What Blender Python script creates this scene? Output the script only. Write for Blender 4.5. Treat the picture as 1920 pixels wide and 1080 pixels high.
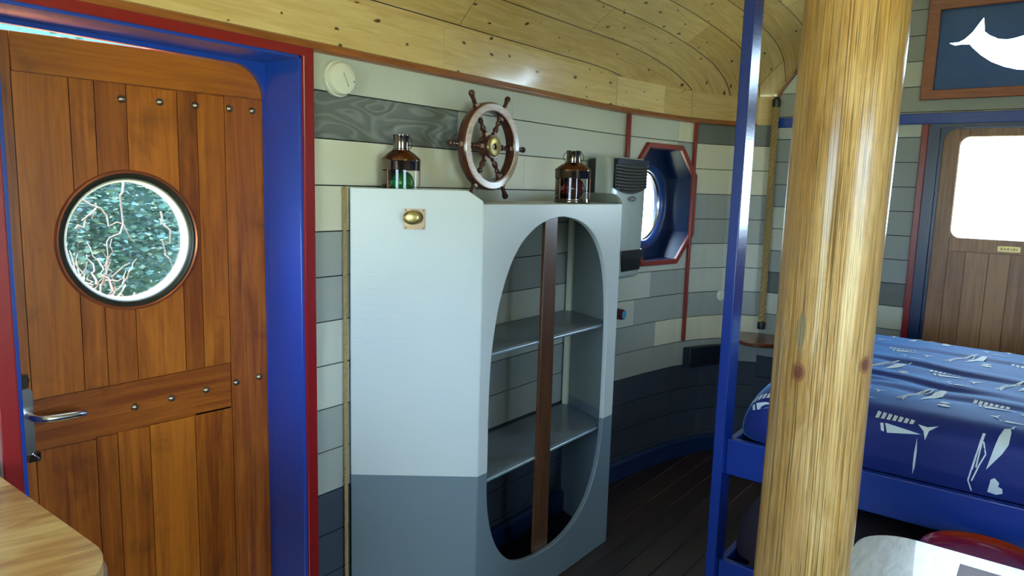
import bpy, bmesh, math, random
from mathutils import Vector, Matrix, noise
from mathutils.geometry import tessellate_polygon
random.seed(7)
for o in list(bpy.data.objects): bpy.data.objects.remove(o)
SC = bpy.context.scene
COL = SC.collection

# ------------------------------------------------------------------ camera
FPX = 1350.0
EYE = Vector((0, 0, 1.62))
pitch = math.atan(190 / FPX); roll = math.radians(1.6); psi = math.radians(37.208)
Fv = Vector((math.cos(psi)*math.cos(pitch), math.sin(psi)*math.cos(pitch), -math.sin(pitch)))
R0 = Vector((math.sin(psi), -math.cos(psi), 0)); U0 = R0.cross(Fv)
Rv = math.cos(roll)*R0 + math.sin(roll)*U0
Uv = -math.sin(roll)*R0 + math.cos(roll)*U0
cd = bpy.data.cameras.new('camera'); cam = bpy.data.objects.new('camera', cd); COL.objects.link(cam)
cd.sensor_width = 36; cd.lens = FPX/1920*36; cd.clip_start = .02; cd.clip_end = 200
m = Matrix((Rv, Uv, -Fv)).transposed().to_4x4(); m.translation = EYE
cam.matrix_world = m
SC.camera = cam

# ------------------------------------------------------------------ view, sky, daylight
SC.view_settings.view_transform = 'Standard'; SC.view_settings.look = 'None'
SC.view_settings.exposure = 2.0; SC.view_settings.gamma = 1.0
SC.view_settings.use_curve_mapping = False
W = bpy.data.worlds.new('sky'); SC.world = W; W.use_nodes = True
bgn = W.node_tree.nodes['Background']; bgn.inputs[0].default_value = (.58, .80, 1, 1); bgn.inputs[1].default_value = 5.0
sun = bpy.data.lights.new('sun', 'SUN'); sun.energy = 8; sun.angle = .02; sun.color = (1, .93, .80)
so = bpy.data.objects.new('sun', sun); COL.objects.link(so); so.rotation_euler = Vector((-.10, .25, 2.7)).to_track_quat('Z', 'Y').to_euler()
def portal(name, loc, rot, sx, sy):
    l = bpy.data.lights.new(name, 'AREA'); l.shape = 'RECTANGLE'; l.size = sx; l.size_y = sy
    l.cycles.is_portal = True
    o = bpy.data.objects.new(name, l); COL.objects.link(o); o.location = loc; o.rotation_euler = rot
H = math.pi/2
portal('daylight_portal', (4.86, .2, 1.68), (0, H, 0), .56, .62)
portal('daylight_portal', (4.86, .2, 2.43), (0, H, 0), .42, .92)
portal('daylight_portal', (.62, -1.42, 1.42), (H, 0, 0), 1.05, .95)
portal('daylight_portal', (-1.28, .55, 1.45), (0, -H, 0), .95, 1.1)
portal('daylight_portal', (3.975, 2.17, 1.53), (-H, 0, 0), .5, .5)
portal('daylight_portal', (1.01, 2.30, 1.43), (-H, 0, 0), .4, .4)

# ------------------------------------------------------------------ helpers
def srgb(h):
    h = h.lstrip('#'); v = [int(h[i:i+2], 16)/255 for i in (0, 2, 4)]
    return tuple((c/12.92 if c <= .04045 else ((c+.055)/1.055)**2.4) for c in v) + (1,)

class N:
    """tiny node-tree writer"""
    def __init__(s, name):
        s.m = bpy.data.materials.new(name); s.m.use_nodes = True; s.t = s.m.node_tree
        s.b = s.t.nodes['Principled BSDF']
    def n(s, typ, ins=None, **props):
        x = s.t.nodes.new(typ)
        for k, v in props.items(): setattr(x, k, v)
        for k, v in (ins or {}).items():
            if hasattr(v, 'is_output') or isinstance(v, bpy.types.NodeSocket): s.t.links.new(v, x.inputs[k])
            else: x.inputs[k].default_value = v
        return x
    def math(s, op, a, b=None, c=None, clamp=False):
        ins = {0: a}
        if b is not None: ins[1] = b
        if c is not None: ins[2] = c
        x = s.n('ShaderNodeMath', ins, operation=op); x.use_clamp = clamp
        return x.outputs[0]
    def mix(s, f, a, b, bt='MIX'):
        x = s.n('ShaderNodeMix', None, data_type='RGBA', blend_type=bt)
        for i, v in ((0, f), (6, a), (7, b)):
            if isinstance(v, bpy.types.NodeSocket): s.t.links.new(v, x.inputs[i])
            else: x.inputs[i].default_value = v
        return x.outputs[2]
    def ramp(s, fac, stops):
        x = s.n('ShaderNodeValToRGB', {0: fac}); e = x.color_ramp.elements
        while len(e) < len(stops): e.new(.5)
        for i, (p, c) in enumerate(stops): e[i].position = p; e[i].color = c if len(c) == 4 else tuple(c)+(1,)
        return x.outputs[0]
    def obj(s): return s.n('ShaderNodeTexCoord').outputs['Object']
    def map(s, v, scale=(1,1,1), loc=(0,0,0), rot=(0,0,0)):
        return s.n('ShaderNodeMapping', {0: v, 'Location': loc, 'Rotation': rot, 'Scale': scale}).outputs[0]
    def noise(s, v, scale=5, detail=4, rough=.55, dist=0):
        return s.n('ShaderNodeTexNoise', {'Vector': v, 'Scale': scale, 'Detail': detail, 'Roughness': rough, 'Distortion': dist}).outputs[0]
    def bump(s, h, strength=.2, dist=.01):
        x = s.n('ShaderNodeBump', {'Height': h, 'Strength': strength, 'Distance': dist})
        s.t.links.new(x.outputs[0], s.b.inputs['Normal'])
    def set(s, **k):
        for a, v in k.items():
            key = {'col': 'Base Color', 'rough': 'Roughness', 'metal': 'Metallic', 'coat': 'Coat Weight', 'crough': 'Coat Roughness',
                   'trans': 'Transmission Weight', 'ior': 'IOR', 'sheen': 'Sheen Weight', 'spec': 'Specular IOR Level', 'alpha': 'Alpha'}[a]
            if isinstance(v, bpy.types.NodeSocket): s.t.links.new(v, s.b.inputs[key])
            else: s.b.inputs[key].default_value = v
        return s

def paint(name, hexc, rough=.4, var=.06, grain=True, coat=0.0, bump=.06):
    """brushed paint over wood: faint grain relief and slight tone drift"""
    n = N(name); c = srgb(hexc)
    o = n.obj()
    big = n.noise(n.map(o, (1.3, 1.3, 1.3)), 3, 3)
    col = n.mix(n.math('MULTIPLY', big, var*4), tuple(x*(1-var) for x in c[:3])+(1,), tuple(min(1, x*(1+var)) for x in c[:3])+(1,))
    n.set(col=col, rough=rough, coat=coat, crough=.25)
    g = n.noise(n.map(o, (2, 2, 40)), 3.0, 5, .6, .6)
    n.bump(g, bump, .01)
    return n.m

def wood(name, c1, c2, axis=0, rough=.35, scale=1.0, dark=None, coat=.0, knots=0, island=.25, stain=.0, crough=.2, bump=.08, attr=None):
    """grain runs along object axis"""
    n = N(name); o = n.obj()
    isl = n.n('ShaderNodeAttribute', None, attribute_name=attr).outputs['Fac'] if attr else n.n('ShaderNodeNewGeometry').outputs['Random Per Island']
    off = n.n('ShaderNodeCombineXYZ', {i: n.math('MULTIPLY', isl, 13.7*(i+1)) for i in range(3)}).outputs[0]
    v = n.n('ShaderNodeVectorMath', {0: o, 1: off}, operation='ADD').outputs[0]
    st = [9*scale]*3; st[axis] = .7*scale
    vv = n.map(v, tuple(st))
    warp = n.noise(n.map(v, (1.2*scale,)*3), 1.4, 2)
    g1 = n.noise(vv, 3.2, 6, .62, .9)
    st2 = [60*scale]*3; st2[axis] = 1.6*scale
    g2 = n.noise(n.map(v, tuple(st2)), 1.6, 3, .6, .3)
    f = n.math('ADD', n.math('MULTIPLY', g1, .75), n.math('MULTIPLY', g2, .35))
    f = n.math('ADD', f, n.math('MULTIPLY', n.math('SUBTRACT', isl, .5), island))
    f = n.math('ADD', f, n.math('MULTIPLY', n.math('SUBTRACT', warp, .5), .25))
    A, B = srgb(c1), srgb(c2)
    col = n.ramp(f, [(.30, A), (.72, B)])
    if stain:
        s = n.noise(n.map(v, (3, 3, 3)), 1.3, 4, .6, 1.2)
        col = n.mix(n.math('MULTIPLY', n.ramp(s, [(.56, (0,0,0,1)), (.78, (1,1,1,1))]), stain), col, srgb(dark or '#3a1c08'))
    if knots:
        ks = [2.6*scale*knots]*3; ks[axis] = 1.1*scale*knots
        vo = n.n('ShaderNodeTexVoronoi', {'Vector': n.map(v, tuple(ks)), 'Scale': 1.6, 'Randomness': 1.0})
        k = n.ramp(vo.outputs['Distance'], [(.03, (1,1,1,1)), (.10, (0,0,0,1))])
        col = n.mix(n.math('MULTIPLY', k, .85), col, srgb(dark or '#3a1c08'))
    n.set(col=col, rough=rough, coat=coat, crough=crough)
    n.bump(f, bump, .01)
    return n.m

def plain(name, hexc, rough=.4, metal=0.0, **k):
    n = N(name)
    nz = n.noise(n.obj(), 18, 3)
    c = srgb(hexc)
    n.set(col=n.mix(nz, tuple(x*.88 for x in c[:3])+(1,), tuple(min(1, x*1.08) for x in c[:3])+(1,)), metal=metal, **k)
    n.set(rough=n.math('ADD', rough-.04, n.math('MULTIPLY', nz, .08), clamp=True))
    return n.m

def BM(): return bmesh.new()
def face(bm, vs, mi=0):
    try:
        f = bm.faces.new(vs); f.material_index = mi; return f
    except ValueError: return None
def box(bm, x0, x1, y0, y1, z0, z1, mi=0, M=None):
    c = [Vector((x, y, z)) for z in (z0, z1) for y in (y0, y1) for x in (x0, x1)]
    if M: c = [M @ v for v in c]
    v = [bm.verts.new(p) for p in c]
    for q in ((0,2,3,1), (4,5,7,6), (0,1,5,4), (2,6,7,3), (0,4,6,2), (1,3,7,5)): face(bm, [v[i] for i in q], mi)
def slab(bm, outer, holes, to3, t, mi=0, smooth=False):
    """flat plate: outline + holes in (a,b); to3(a,b,d) -> point; thickness t along d"""
    loops = [outer] + list(holes)
    pts = [p for l in loops for p in l]
    tris = tessellate_polygon([[Vector((p[0], p[1], 0)) for p in l] for l in loops])
    fr = [bm.verts.new(to3(a, b, 0)) for a, b in pts]; bk = [bm.verts.new(to3(a, b, t)) for a, b in pts]
    for tr in tris:
        face(bm, [fr[i] for i in tr], mi); face(bm, [bk[i] for i in reversed(tr)], mi)
    k = 0
    for l in loops:
        n = len(l)
        for i in range(n):
            a, b = k+i, k+(i+1) % n
            face(bm, [fr[a], fr[b], bk[b], bk[a]], mi)
        k += n
def frame_of(ax):
    ax = Vector(ax).normalized(); h = Vector((0, 0, 1)) if abs(ax.z) < .9 else Vector((1, 0, 0))
    u = h.cross(ax).normalized(); return u, ax.cross(u), ax
def lathe(bm, prof, org, ax=(0,0,1), n=32, mi=0, a0=0, a1=2*math.pi, closed=True):
    u, v, w = frame_of(ax); org = Vector(org); rings = []
    full = abs(a1-a0-2*math.pi) < 1e-6
    cnt = n if full else n+1
    for r, h in prof:
        rings.append([bm.verts.new(org + w*h + (u*math.cos(a0+(a1-a0)*i/n) + v*math.sin(a0+(a1-a0)*i/n))*max(r, 1e-5)) for i in range(cnt)])
    for a, b in zip(rings, rings[1:]):
        for i in range(n):
            j = (i+1) % cnt; face(bm, [a[i], a[j], b[j], b[i]], mi)
def tube(bm, pts, r, n=10, mi=0, cap=True, closed=False):
    pts = [Vector(p) for p in pts]; rs = r if isinstance(r, (list, tuple)) else [r]*len(pts)
    rings = []; up = None; L = len(pts)
    for i, p in enumerate(pts):
        if closed: t = (pts[(i+1) % L]-pts[i-1]).normalized()
        else: t = (pts[min(i+1, L-1)]-pts[max(i-1, 0)]).normalized()
        if up is None: up = frame_of(t)[0]
        up = (up - t*up.dot(t)).normalized(); w = t.cross(up)
        rings.append([bm.verts.new(p + (up*math.cos(2*math.pi*k/n)+w*math.sin(2*math.pi*k/n))*rs[i]) for k in range(n)])
    prs = list(zip(rings, rings[1:]))
    if closed: prs.append((rings[-1], rings[0]))
    for a, b in prs:
        for k in range(n): face(bm, [a[k], a[(k+1) % n], b[(k+1) % n], b[k]], mi)
    if cap and not closed: face(bm, rings[0][::-1], mi); face(bm, rings[-1], mi)
def arc(cx, cy, rx, ry, a0, a1, n):
    return [(cx+rx*math.cos(math.radians(a0+(a1-a0)*i/n)), cy+ry*math.sin(math.radians(a0+(a1-a0)*i/n))) for i in range(n+1)]
def rrect(x0, x1, y0, y1, r, n=6):
    if not isinstance(r, (list, tuple)): r = [r]*4      # order: br, tr, tl, bl
    o = []
    for (cx, cy, a, rr) in ((x1-r[0], y0+r[0], -90, r[0]), (x1-r[1], y1-r[1], 0, r[1]), (x0+r[2], y1-r[2], 90, r[2]), (x0+r[3], y0+r[3], 180, r[3])):
        o += arc(cx, cy, rr, rr, a, a+90, n) if rr > 0 else [(cx, cy)]
    return o
def obj(name, bm, mats, parent=None, bevel=0, smooth=38, weld=True, **props):
    if weld: bmesh.ops.remove_doubles(bm, verts=bm.verts, dist=1e-6)
    bmesh.ops.recalc_face_normals(bm, faces=bm.faces)
    me = bpy.data.meshes.new(name); bm.to_mesh(me); bm.free()
    for mm in (mats if isinstance(mats, (list, tuple)) else [mats]): me.materials.append(mm)
    if smooth:
        me.shade_smooth(); me.set_sharp_from_angle(angle=math.radians(smooth))
    o = bpy.data.objects.new(name, me); COL.objects.link(o)
    if parent: o.parent = parent; o.matrix_parent_inverse = Matrix.Translation(-Vector(parent_loc(parent)))
    if bevel:
        b = o.modifiers.new('bevel', 'BEVEL'); b.width = bevel; b.segments = 2; b.limit_method = 'ANGLE'; b.angle_limit = math.radians(40)
    for k, v in props.items(): o[k] = v
    return o
def parent_loc(p):          # every mesh is built in world coordinates; only empties carry an offset
    return Vector(p.location) if p.type == 'EMPTY' else Vector((0, 0, 0))
def empty(name, loc, **props):
    o = bpy.data.objects.new(name, None); COL.objects.link(o); o.location = loc; o.empty_display_size = .05
    for k, v in props.items(): o[k] = v
    return o
Yp = lambda y: (lambda a, b, d: Vector((a, y+d, b)))      # plate in the plane of the long wall: a = x, b = z, depth away from the room
Xp = lambda x: (lambda a, b, d: Vector((x+d, a, b)))      # plate in the plane of the end wall: a = y, b = z

# ------------------------------------------------------------------ materials
M_cream = paint('cream_paint', '#dcdcc6', .38); M_light = paint('pale_grey_paint', '#c9cfc6', .38)
M_mid = paint('mid_grey_paint', '#a3aba8', .38); M_dark = paint('dark_grey_paint', '#6d7370', .36)
M_wains = paint('slate_blue_paint', '#434b5a', .34); M_gap = plain('dark_groove_backing', '#20201c', .8)  # last one: dark backing board seen through the plank gaps
M_egrey = paint('cool_grey_paint', '#9ba5a8', .4)
# dark plank with visible swirling grain
n = N('dark_grey_paint_over_swirling_grain'); o_ = n.obj()
w0 = n.noise(n.map(o_, (2.4, 1, 8)), 1.25, 1, .4, .4)
w_ = n.math('SINE', n.math('MULTIPLY', w0, 70.0))
n.set(col=n.ramp(w_, [(.0, srgb('#676d6a')), (1, srgb('#7d837f'))]), rough=.4); n.bump(w_, .15, .01); M_swirl = n.m
M_blue = paint('royal_blue_gloss_paint', '#1c47b0', .22, .05, coat=.5, bump=.04)
M_navy = paint('dark_blue_gloss_paint', '#16305f', .28, .05, coat=.4, bump=.04)
M_red = paint('red_gloss_paint', '#8d1a1c', .25, .06, coat=.4, bump=.03)
M_redpipe = paint('red_oxide_paint', '#8e2a22', .3, .08, coat=.3, bump=.03)
M_door = wood('orange_stained_pine', '#7e3a0c', '#c4701c', 2, .33, 1.0, '#3a1c08', .25, 0, .30, .55, .25, attr='board_tone')
M_doorh = wood('orange_stained_pine_rail', '#7e3a0c', '#c4701c', 0, .33, 1.0, '#3a1c08', .25, 0, .30, .45, .25, attr='board_tone')
M_ddoor = wood('brown_stained_pine', '#8a5c3c', '#bd9068', 2, .36, 1.0, '#2e170a', .15, 1.6, .35, .2, .3)  # end door browns, lightened to take in the window bloom
M_mold = wood('reddish_brown_moulding_wood', '#6e3816', '#a86432', 0, .3, 1.2, '#3c1a08', .5, 0, .1, .3, .2)
M_frame = wood('reddish_pine_frame', '#8a4c34', '#a8684c', 1, .38, 1.4, '#4a2010', .1, 1.2, .2, .2)
M_dkwood = wood('dark_brown_strip_wood', '#3c2414', '#6a4630', 2, .35, 1.4, '#20100a', .3, 0, .1, .2)
M_floor = wood('dark_stained_floor_boards', '#1c100c', '#30201a', 0, .42, .9, '#120a06', .1, 0, .5, .2)
M_ship = wood('dark_rosewood', '#351713', '#572a20', 0, .24, 2.5, '#1a0a08', .5, 0, .1, .2, .15)
M_inlay = plain('pale_wood_inlay', '#b99a84', .35)
M_brass = plain('polished_brass', '#b8a570', .34, 1.0)
M_brassd = plain('tarnished_brass', '#84705a', .35, 1.0)
M_copper = plain('antique_copper', '#704636', .26, 1.0)
M_gun = plain('polished_bronze_metal', '#7c7068', .14, 1.0)
M_chrome = plain('satin_chrome', '#c8c8cc', .22, 1.0)
M_steel = plain('dull_nickel_stud', '#a89a80', .3, 1.0)
M_black = plain('black_plastic', '#15161a', .35)
M_rubber = plain('black_rubber_seal', '#14140f', .45)
M_cab = paint('pale_grey_cabinet_paint', '#c8d2d6', .33, .03, coat=.15)
M_cabl = paint('slate_grey_cabinet_paint', '#70808c', .33, .03, coat=.15)
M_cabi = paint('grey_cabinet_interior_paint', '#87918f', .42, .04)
M_heat = plain('silver_grey_enamel', '#b6c2c2', .3, .25)
M_heats = plain('grey_heater_casing', '#7c8580', .4)
M_white = plain('white_plastic', '#dde0d2', .38)
M_redpl = plain('red_gloss_plastic', '#8c080a', .12, 0, coat=1.0)
M_knobb = plain('light_blue_plastic', '#3f9fd0', .35)
M_knobr = plain('dark_red_plastic', '#5a1420', .35)
M_mat = plain('purple_woven_vinyl', '#6a4450', .5)
def glass(name, hexc, rough=0.0, trans=1.0, alpha=1.0):
    n = N(name); n.set(col=srgb(hexc), rough=rough, trans=trans, ior=1.45); return n.m
def pane(name, hexc, t=.95):
    n = N(name); nt = n.t; nt.nodes.remove(n.b)
    tr = n.n('ShaderNodeBsdfTransparent', {0: srgb(hexc)}); gl = n.n('ShaderNodeBsdfGlossy', {0: (1,1,1,1), 'Roughness': .02})
    mx = n.n('ShaderNodeMixShader', {0: 1-t, 1: tr.outputs[0], 2: gl.outputs[0]})
    nt.links.new(mx.outputs[0], nt.nodes['Material Output'].inputs[0]); return n.m
M_pane = pane('clear_window_glass', '#ffffff', .95)
M_green = glass('green_lantern_glass', '#0a8a3c', .02, .75); M_rglass = glass('ruby_lantern_glass', '#6a0814', .02, .7)
M_clear = pane('lantern_clear_glass', '#f4f8f2', .965)
# rope
n = N('natural_fibre_rope'); nz = n.noise(n.map(n.obj(), (60, 60, 60)), 3, 3)
n.set(col=n.mix(nz, srgb('#80683c'), srgb('#c0a470')), rough=.8); n.bump(nz, .5, .004); M_rope = n.m

# pine planks by uv: u along the room, v across the boards
def pine(name, pitch, offs, c1, c2):
    n = N(name); uv = n.n('ShaderNodeTexCoord').outputs['UV']
    s = n.n('ShaderNodeSeparateXYZ', {0: uv}); u, v = s.outputs[0], s.outputs[1]
    q = n.math('DIVIDE', n.math('SUBTRACT', v, offs), pitch)
    row = n.math('FLOOR', q); fr = n.math('FRACT', q)
    e = n.math('MINIMUM', fr, n.math('SUBTRACT', 1.0, fr))
    gap = n.math('LESS_THAN', e, .013)
    uo = n.math('ADD', n.math('DIVIDE', u, 2.1), n.math('FRACT', n.math('MULTIPLY', n.math('ADD', row, 7.3), .618)))
    seg = n.math('FLOOR', uo); ue = n.math('FRACT', uo)
    gap2 = n.math('LESS_THAN', n.math('MINIMUM', ue, n.math('SUBTRACT', 1.0, ue)), .0006)
    rid = n.n('ShaderNodeTexWhiteNoise', {0: n.n('ShaderNodeCombineXYZ', {0: row, 1: seg}).outputs[0]}, noise_dimensions='2D').outputs[0]
    vec = n.n('ShaderNodeCombineXYZ', {0: n.math('MULTIPLY', u, 1.0), 1: n.math('MULTIPLY', v, 1.0), 2: n.math('MULTIPLY', rid, 9.0)}).outputs[0]
    g = n.noise(n.map(vec, (1.2, 16, 1)), 3, 5, .6, 1.0)
    big = n.noise(n.map(vec, (1.5, 4, 1)), 1.3, 3)
    f = n.math('ADD', n.math('MULTIPLY', g, .7), n.math('ADD', n.math('MULTIPLY', rid, .25), n.math('MULTIPLY', big, .25)))
    col = n.ramp(f, [(.30, srgb(c1)), (.85, srgb(c2))])
    kw = n.math('MULTIPLY', n.noise(n.map(vec, (30, 30, 1)), 1.0, 2), .22)
    kv = n.n('ShaderNodeCombineXYZ', {0: n.math('ADD', n.math('ADD', n.math('MULTIPLY', u, 6.0), kw), n.math('MULTIPLY', rid, 57.0)), 1: n.math('ADD', n.math('MULTIPLY', v, 12.0), kw)}).outputs[0]
    vo = n.n('ShaderNodeTexVoronoi', {'Vector': kv, 'Scale': 1.0, 'Randomness': 1.0}, voronoi_dimensions='2D')
    sz = n.math('MULTIPLY', n.n('ShaderNodeSeparateColor', {0: vo.outputs['Color']}).outputs[0], .13)
    d = n.math('DIVIDE', vo.outputs['Distance'], n.math('ADD', sz, .012))
    col = n.mix(n.ramp(d, [(.35, (1,1,1,1)), (.8, (0,0,0,1))]), col, srgb('#4a3010'))
    col = n.mix(n.math('MULTIPLY', n.ramp(d, [(.6, (1,1,1,1)), (2.2, (0,0,0,1))]), .0), col, srgb('#8a6020'))
    col = n.mix(n.math('MAXIMUM', gap, gap2), col, srgb('#3a2a10'))
    n.set(col=col, rough=.30, coat=.8, crough=.11)
    h = n.math('SUBTRACT', n.math('MULTIPLY', g, .25), n.math('MAXIMUM', gap, gap2))
    n.bump(h, .22, .01)
    return n.m
M_ceil = pine('varnished_pine_ceiling_boards', .157, .03, '#b48e42', '#ecd092')
M_fascia = pine('varnished_pine_fascia_board', .6, -.3, '#c09c54', '#ecd49c')

# ------------------------------------------------------------------ room shell
YC = .33; XE = 4.70; XB = -1.25; ZF = -.09
PL = [(-2, 2.0), (3.2, 2.0), (3.4, 1.997), (3.6, 1.985), (3.9, 1.945), (4.2, 1.885), (4.4, 1.815), (4.55, 1.73), (4.64, 1.64), (4.70, 1.52)]
def yw(x):
    for (a, ya), (b, yb) in zip(PL, PL[1:]):
        if x <= b: return ya + (yb-ya)*(x-a)/(b-a)
    return PL[-1][1]
XS = [XB, -.6, 0, .585, 1.51, 2.24, 3.2] + [3.3+.075*i for i in range(17)] + [4.545, 4.58, 4.61, 4.64, 4.66, 4.68, 4.70]
XS = sorted(set(round(x, 4) for x in XS if x <= 4.70))
CEIL_S = .60
def zc(x, y):
    s = min(1, abs(y-YC)/(yw(x)-YC)); return 2.22 + CEIL_S*(1-s*s)**.75

# convex polygon minus convex hole -> convex pieces
def clip(poly, a, b, c, keep):       # keep a*x+b*y <= c (keep=1) or >= (keep=-1)
    out = []
    for i, p in enumerate(poly):
        q = poly[(i+1) % len(poly)]
        dp = (a*p[0]+b*p[1]-c)*keep; dq = (a*q[0]+b*q[1]-c)*keep
        if dp <= 0: out.append(p)
        if (dp < 0 < dq) or (dq < 0 < dp):
            t = dp/(dp-dq); out.append((p[0]+(q[0]-p[0])*t, p[1]+(q[1]-p[1])*t))
    return out
def minus(poly, hole):
    res = []; cur = poly
    for i, p in enumerate(hole):      # ccw hole
        q = hole[(i+1) % len(hole)]
        a, b = q[1]-p[1], p[0]-q[0]; c = a*p[0]+b*p[1]   # outside: a x + b y > c
        o = clip(cur, a, b, c, -1)
        if len(o) > 2: res.append(o)
        cur = clip(cur, a, b, c, 1)
        if len(cur) < 3: break
    return res
OCT = [(3.82, 1.18), (4.15, 1.18), (4.285, 1.355), (4.285, 1.715), (4.15, 1.89), (3.82, 1.89), (3.67, 1.715), (3.67, 1.355)]
DOOR1 = [(.621, -1), (1.479, -1), (1.479, 2.023), (.621, 2.023)]
HOLES = [OCT, DOOR1]
def shell_poly(bm, poly, yf, t, mi):
    if len(poly) < 3: return
    ar = sum(poly[i][0]*poly[(i+1) % len(poly)][1]-poly[(i+1) % len(poly)][0]*poly[i][1] for i in range(len(poly)))
    if abs(ar) < 1e-7: return
    f = [bm.verts.new((x, yf(x), z)) for x, z in poly]; b = [bm.verts.new((x, yf(x)+t, z)) for x, z in poly]
    face(bm, f, mi); face(bm, b[::-1], mi)
    k = len(poly)
    for i in range(k): face(bm, [f[i], f[(i+1) % k], b[(i+1) % k], b[i]], mi)
def curved(bm, x0, x1, z0, z1, yf, t, mi, holes=HOLES):
    xs = [x0] + [x for x in XS if x0+1e-4 < x < x1-1e-4] + [x1]
    for a, b in zip(xs, xs[1:]):
        ps = [[(a, z0), (b, z0), (b, z1), (a, z1)]]
        for h in holes:
            ps = [r for p in ps for r in minus(p, h)]
        for p in ps: shell_poly(bm, p, yf, t, mi)

bm = BM()
G = .0022
ZK = [2.075, 1.918, 1.7625, 1.607, 1.4505, 1.294, 1.1375, .981, .8245, .668, .5115, .355, .1985, .042, ZF]
L_, C_, M_, D_, W_, S_ = 0, 1, 2, 3, 4, 5
rows = {0: [(1.51, 2.6, L_), (2.6, 4.12, L_), (4.12, 4.265, C_), (4.265, 4.7, D_)],
        1: [(1.51, 2.24, S_), (2.24, 4.12, L_), (4.12, 4.265, M_), (4.265, 4.7, C_)],
        2: [(1.51, 2.7, C_), (2.7, 4.265, C_), (4.265, 4.7, C_)],
        3: [(1.51, 2.3, C_), (2.3, 4.265, L_), (4.265, 4.7, M_)],
        4: [(1.51, 3.0, M_), (3.0, 4.2, L_), (4.2, 4.7, M_)],
        5: [(1.51, 3.3, M_), (3.3, 4.15, L_), (4.15, 4.7, L_)],
        6: [(1.51, 3.93, L_), (3.93, 4.29, M_), (4.29, 4.7, L_)],
        7: [(1.51, 3.78, L_), (3.78, 4.3, M_), (4.3, 4.7, M_)],
        8: [(1.51, 4.0, M_), (4.0, 4.7, C_)],
        9: [(1.51, 2.5, M_), (2.5, 3.98, M_), (3.98, 4.7, M_)],
        10: [(1.51, 3.1, W_), (3.1, 4.7, W_)], 11: [(1.51, 2.8, W_), (2.8, 4.7, W_)],
        12: [(1.51, 3.4, W_), (3.4, 4.7, W_)], 13: [(1.51, 4.7, W_)]}
for k in range(14):
    z1, z0 = ZK[k]-G, ZK[k+1]+G
    c0 = [L_, D_, C_, C_, M_, M_, L_, L_, M_, M_, W_, W_, W_, W_][k]
    curved(bm, XB, .60, z0, z1, yw, .012, c0)
    for a, b, c in rows[k]: curved(bm, a+(G/3 if a > 1.52 else -.03), b-G/3, z0, z1, yw, .012, c)
curved(bm, XB, XE, ZF, 2.23, lambda x: yw(x)+.0115, .16, 6)
box(bm, 4.712, 4.84, 1.50, 1.75, ZF, 2.23, 6)
obj('wall_left', bm, [M_light, M_cream, M_mid, M_dark, M_wains, M_swirl, M_gap], None, 0, 0, False, kind='structure')

# end wall with door 2 and the upper window
D2 = (-.185, .60, 2.01); W2 = (-.29, .675, 2.20, 2.655)
bm = BM()
ez = [2.82, 2.66, 2.52, 2.38, 2.24, 2.10, 1.96, 1.82, 1.68, 1.54, 1.40, 1.26, 1.12, .985, .845, .70, .56, .42, .28, .14, ZF]
ecolL = [2, 2, 2, 0, 2, 0, 5, 5, 5, 5, 5, 5, 3, 0, 2, 2, 4, 4, 4, 4]
ecolC = [2, 2, 2, 0, 2, 0, 5, 2, 5, 0, 0, 2, 3, 0, 2, 2, 4, 4, 4, 4]
def ceil_y(z):    # half width of the end gable at height z
    if z <= 2.22: return yw(XE)-YC
    t = ((z-2.22)/CEIL_S); return (yw(XE)-YC)*math.sqrt(max(0, 1-min(1, t)**(1/.75)))
def endrow(bm, z0, z1, cl, cc, th, x):
    ys = [(-.86, -.3, cl), (-.3, .75, cl), (.75, 1.0, cl), (1.0, 1.53, cc)]
    for a, b, c in ys:
        sub = [(a+(b-a)*i/8, a+(b-a)*(i+1)/8) for i in range(8)] if z1 > 2.22 else [(a, b)]
        for p, q in sub:
            zp = lambda y: max(z0, min(z1, zc(XE, y)+.02))
            if abs(p-YC) > ceil_y(z0)+.12: continue
            poly = [(p, z0), (q, z0), (q, zp(q)), (p, zp(p))]
            ps = [poly]
            for h in ([(D2[0], -1), (D2[1], -1), (D2[1], D2[2]), (D2[0], D2[2])], [(W2[0], W2[2]), (W2[1], W2[2]), (W2[1], W2[3]), (W2[0], W2[3])]):
                ps = [r for s_ in ps for r in minus(s_, h)]
            for r in ps:
                ar = sum(r[i][0]*r[(i+1) % len(r)][1]-r[(i+1) % len(r)][0]*r[i][1] for i in range(len(r)))
                if abs(ar) < 1e-6: continue
                f = [bm.verts.new((x, y, z)) for y, z in r]; g = [bm.verts.new((x+th, y, z)) for y, z in r]
                face(bm, f, c); face(bm, g[::-1], c)
                for i in range(len(r)): face(bm, [f[i], f[(i+1) % len(r)], g[(i+1) % len(r)], g[i]], c)
for k in range(20): endrow(bm, ez[k+1]+G, ez[k]-G, ecolL[k], ecolC[k], .012, XE)
endrow(bm, ZF, 2.84, 6, 6, .12, XE+.0115)
obj('wall_back', bm, [M_light, M_cream, M_mid, M_dark, M_wains, M_egrey, M_gap], None, 0, 0, False, kind='structure')

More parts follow.
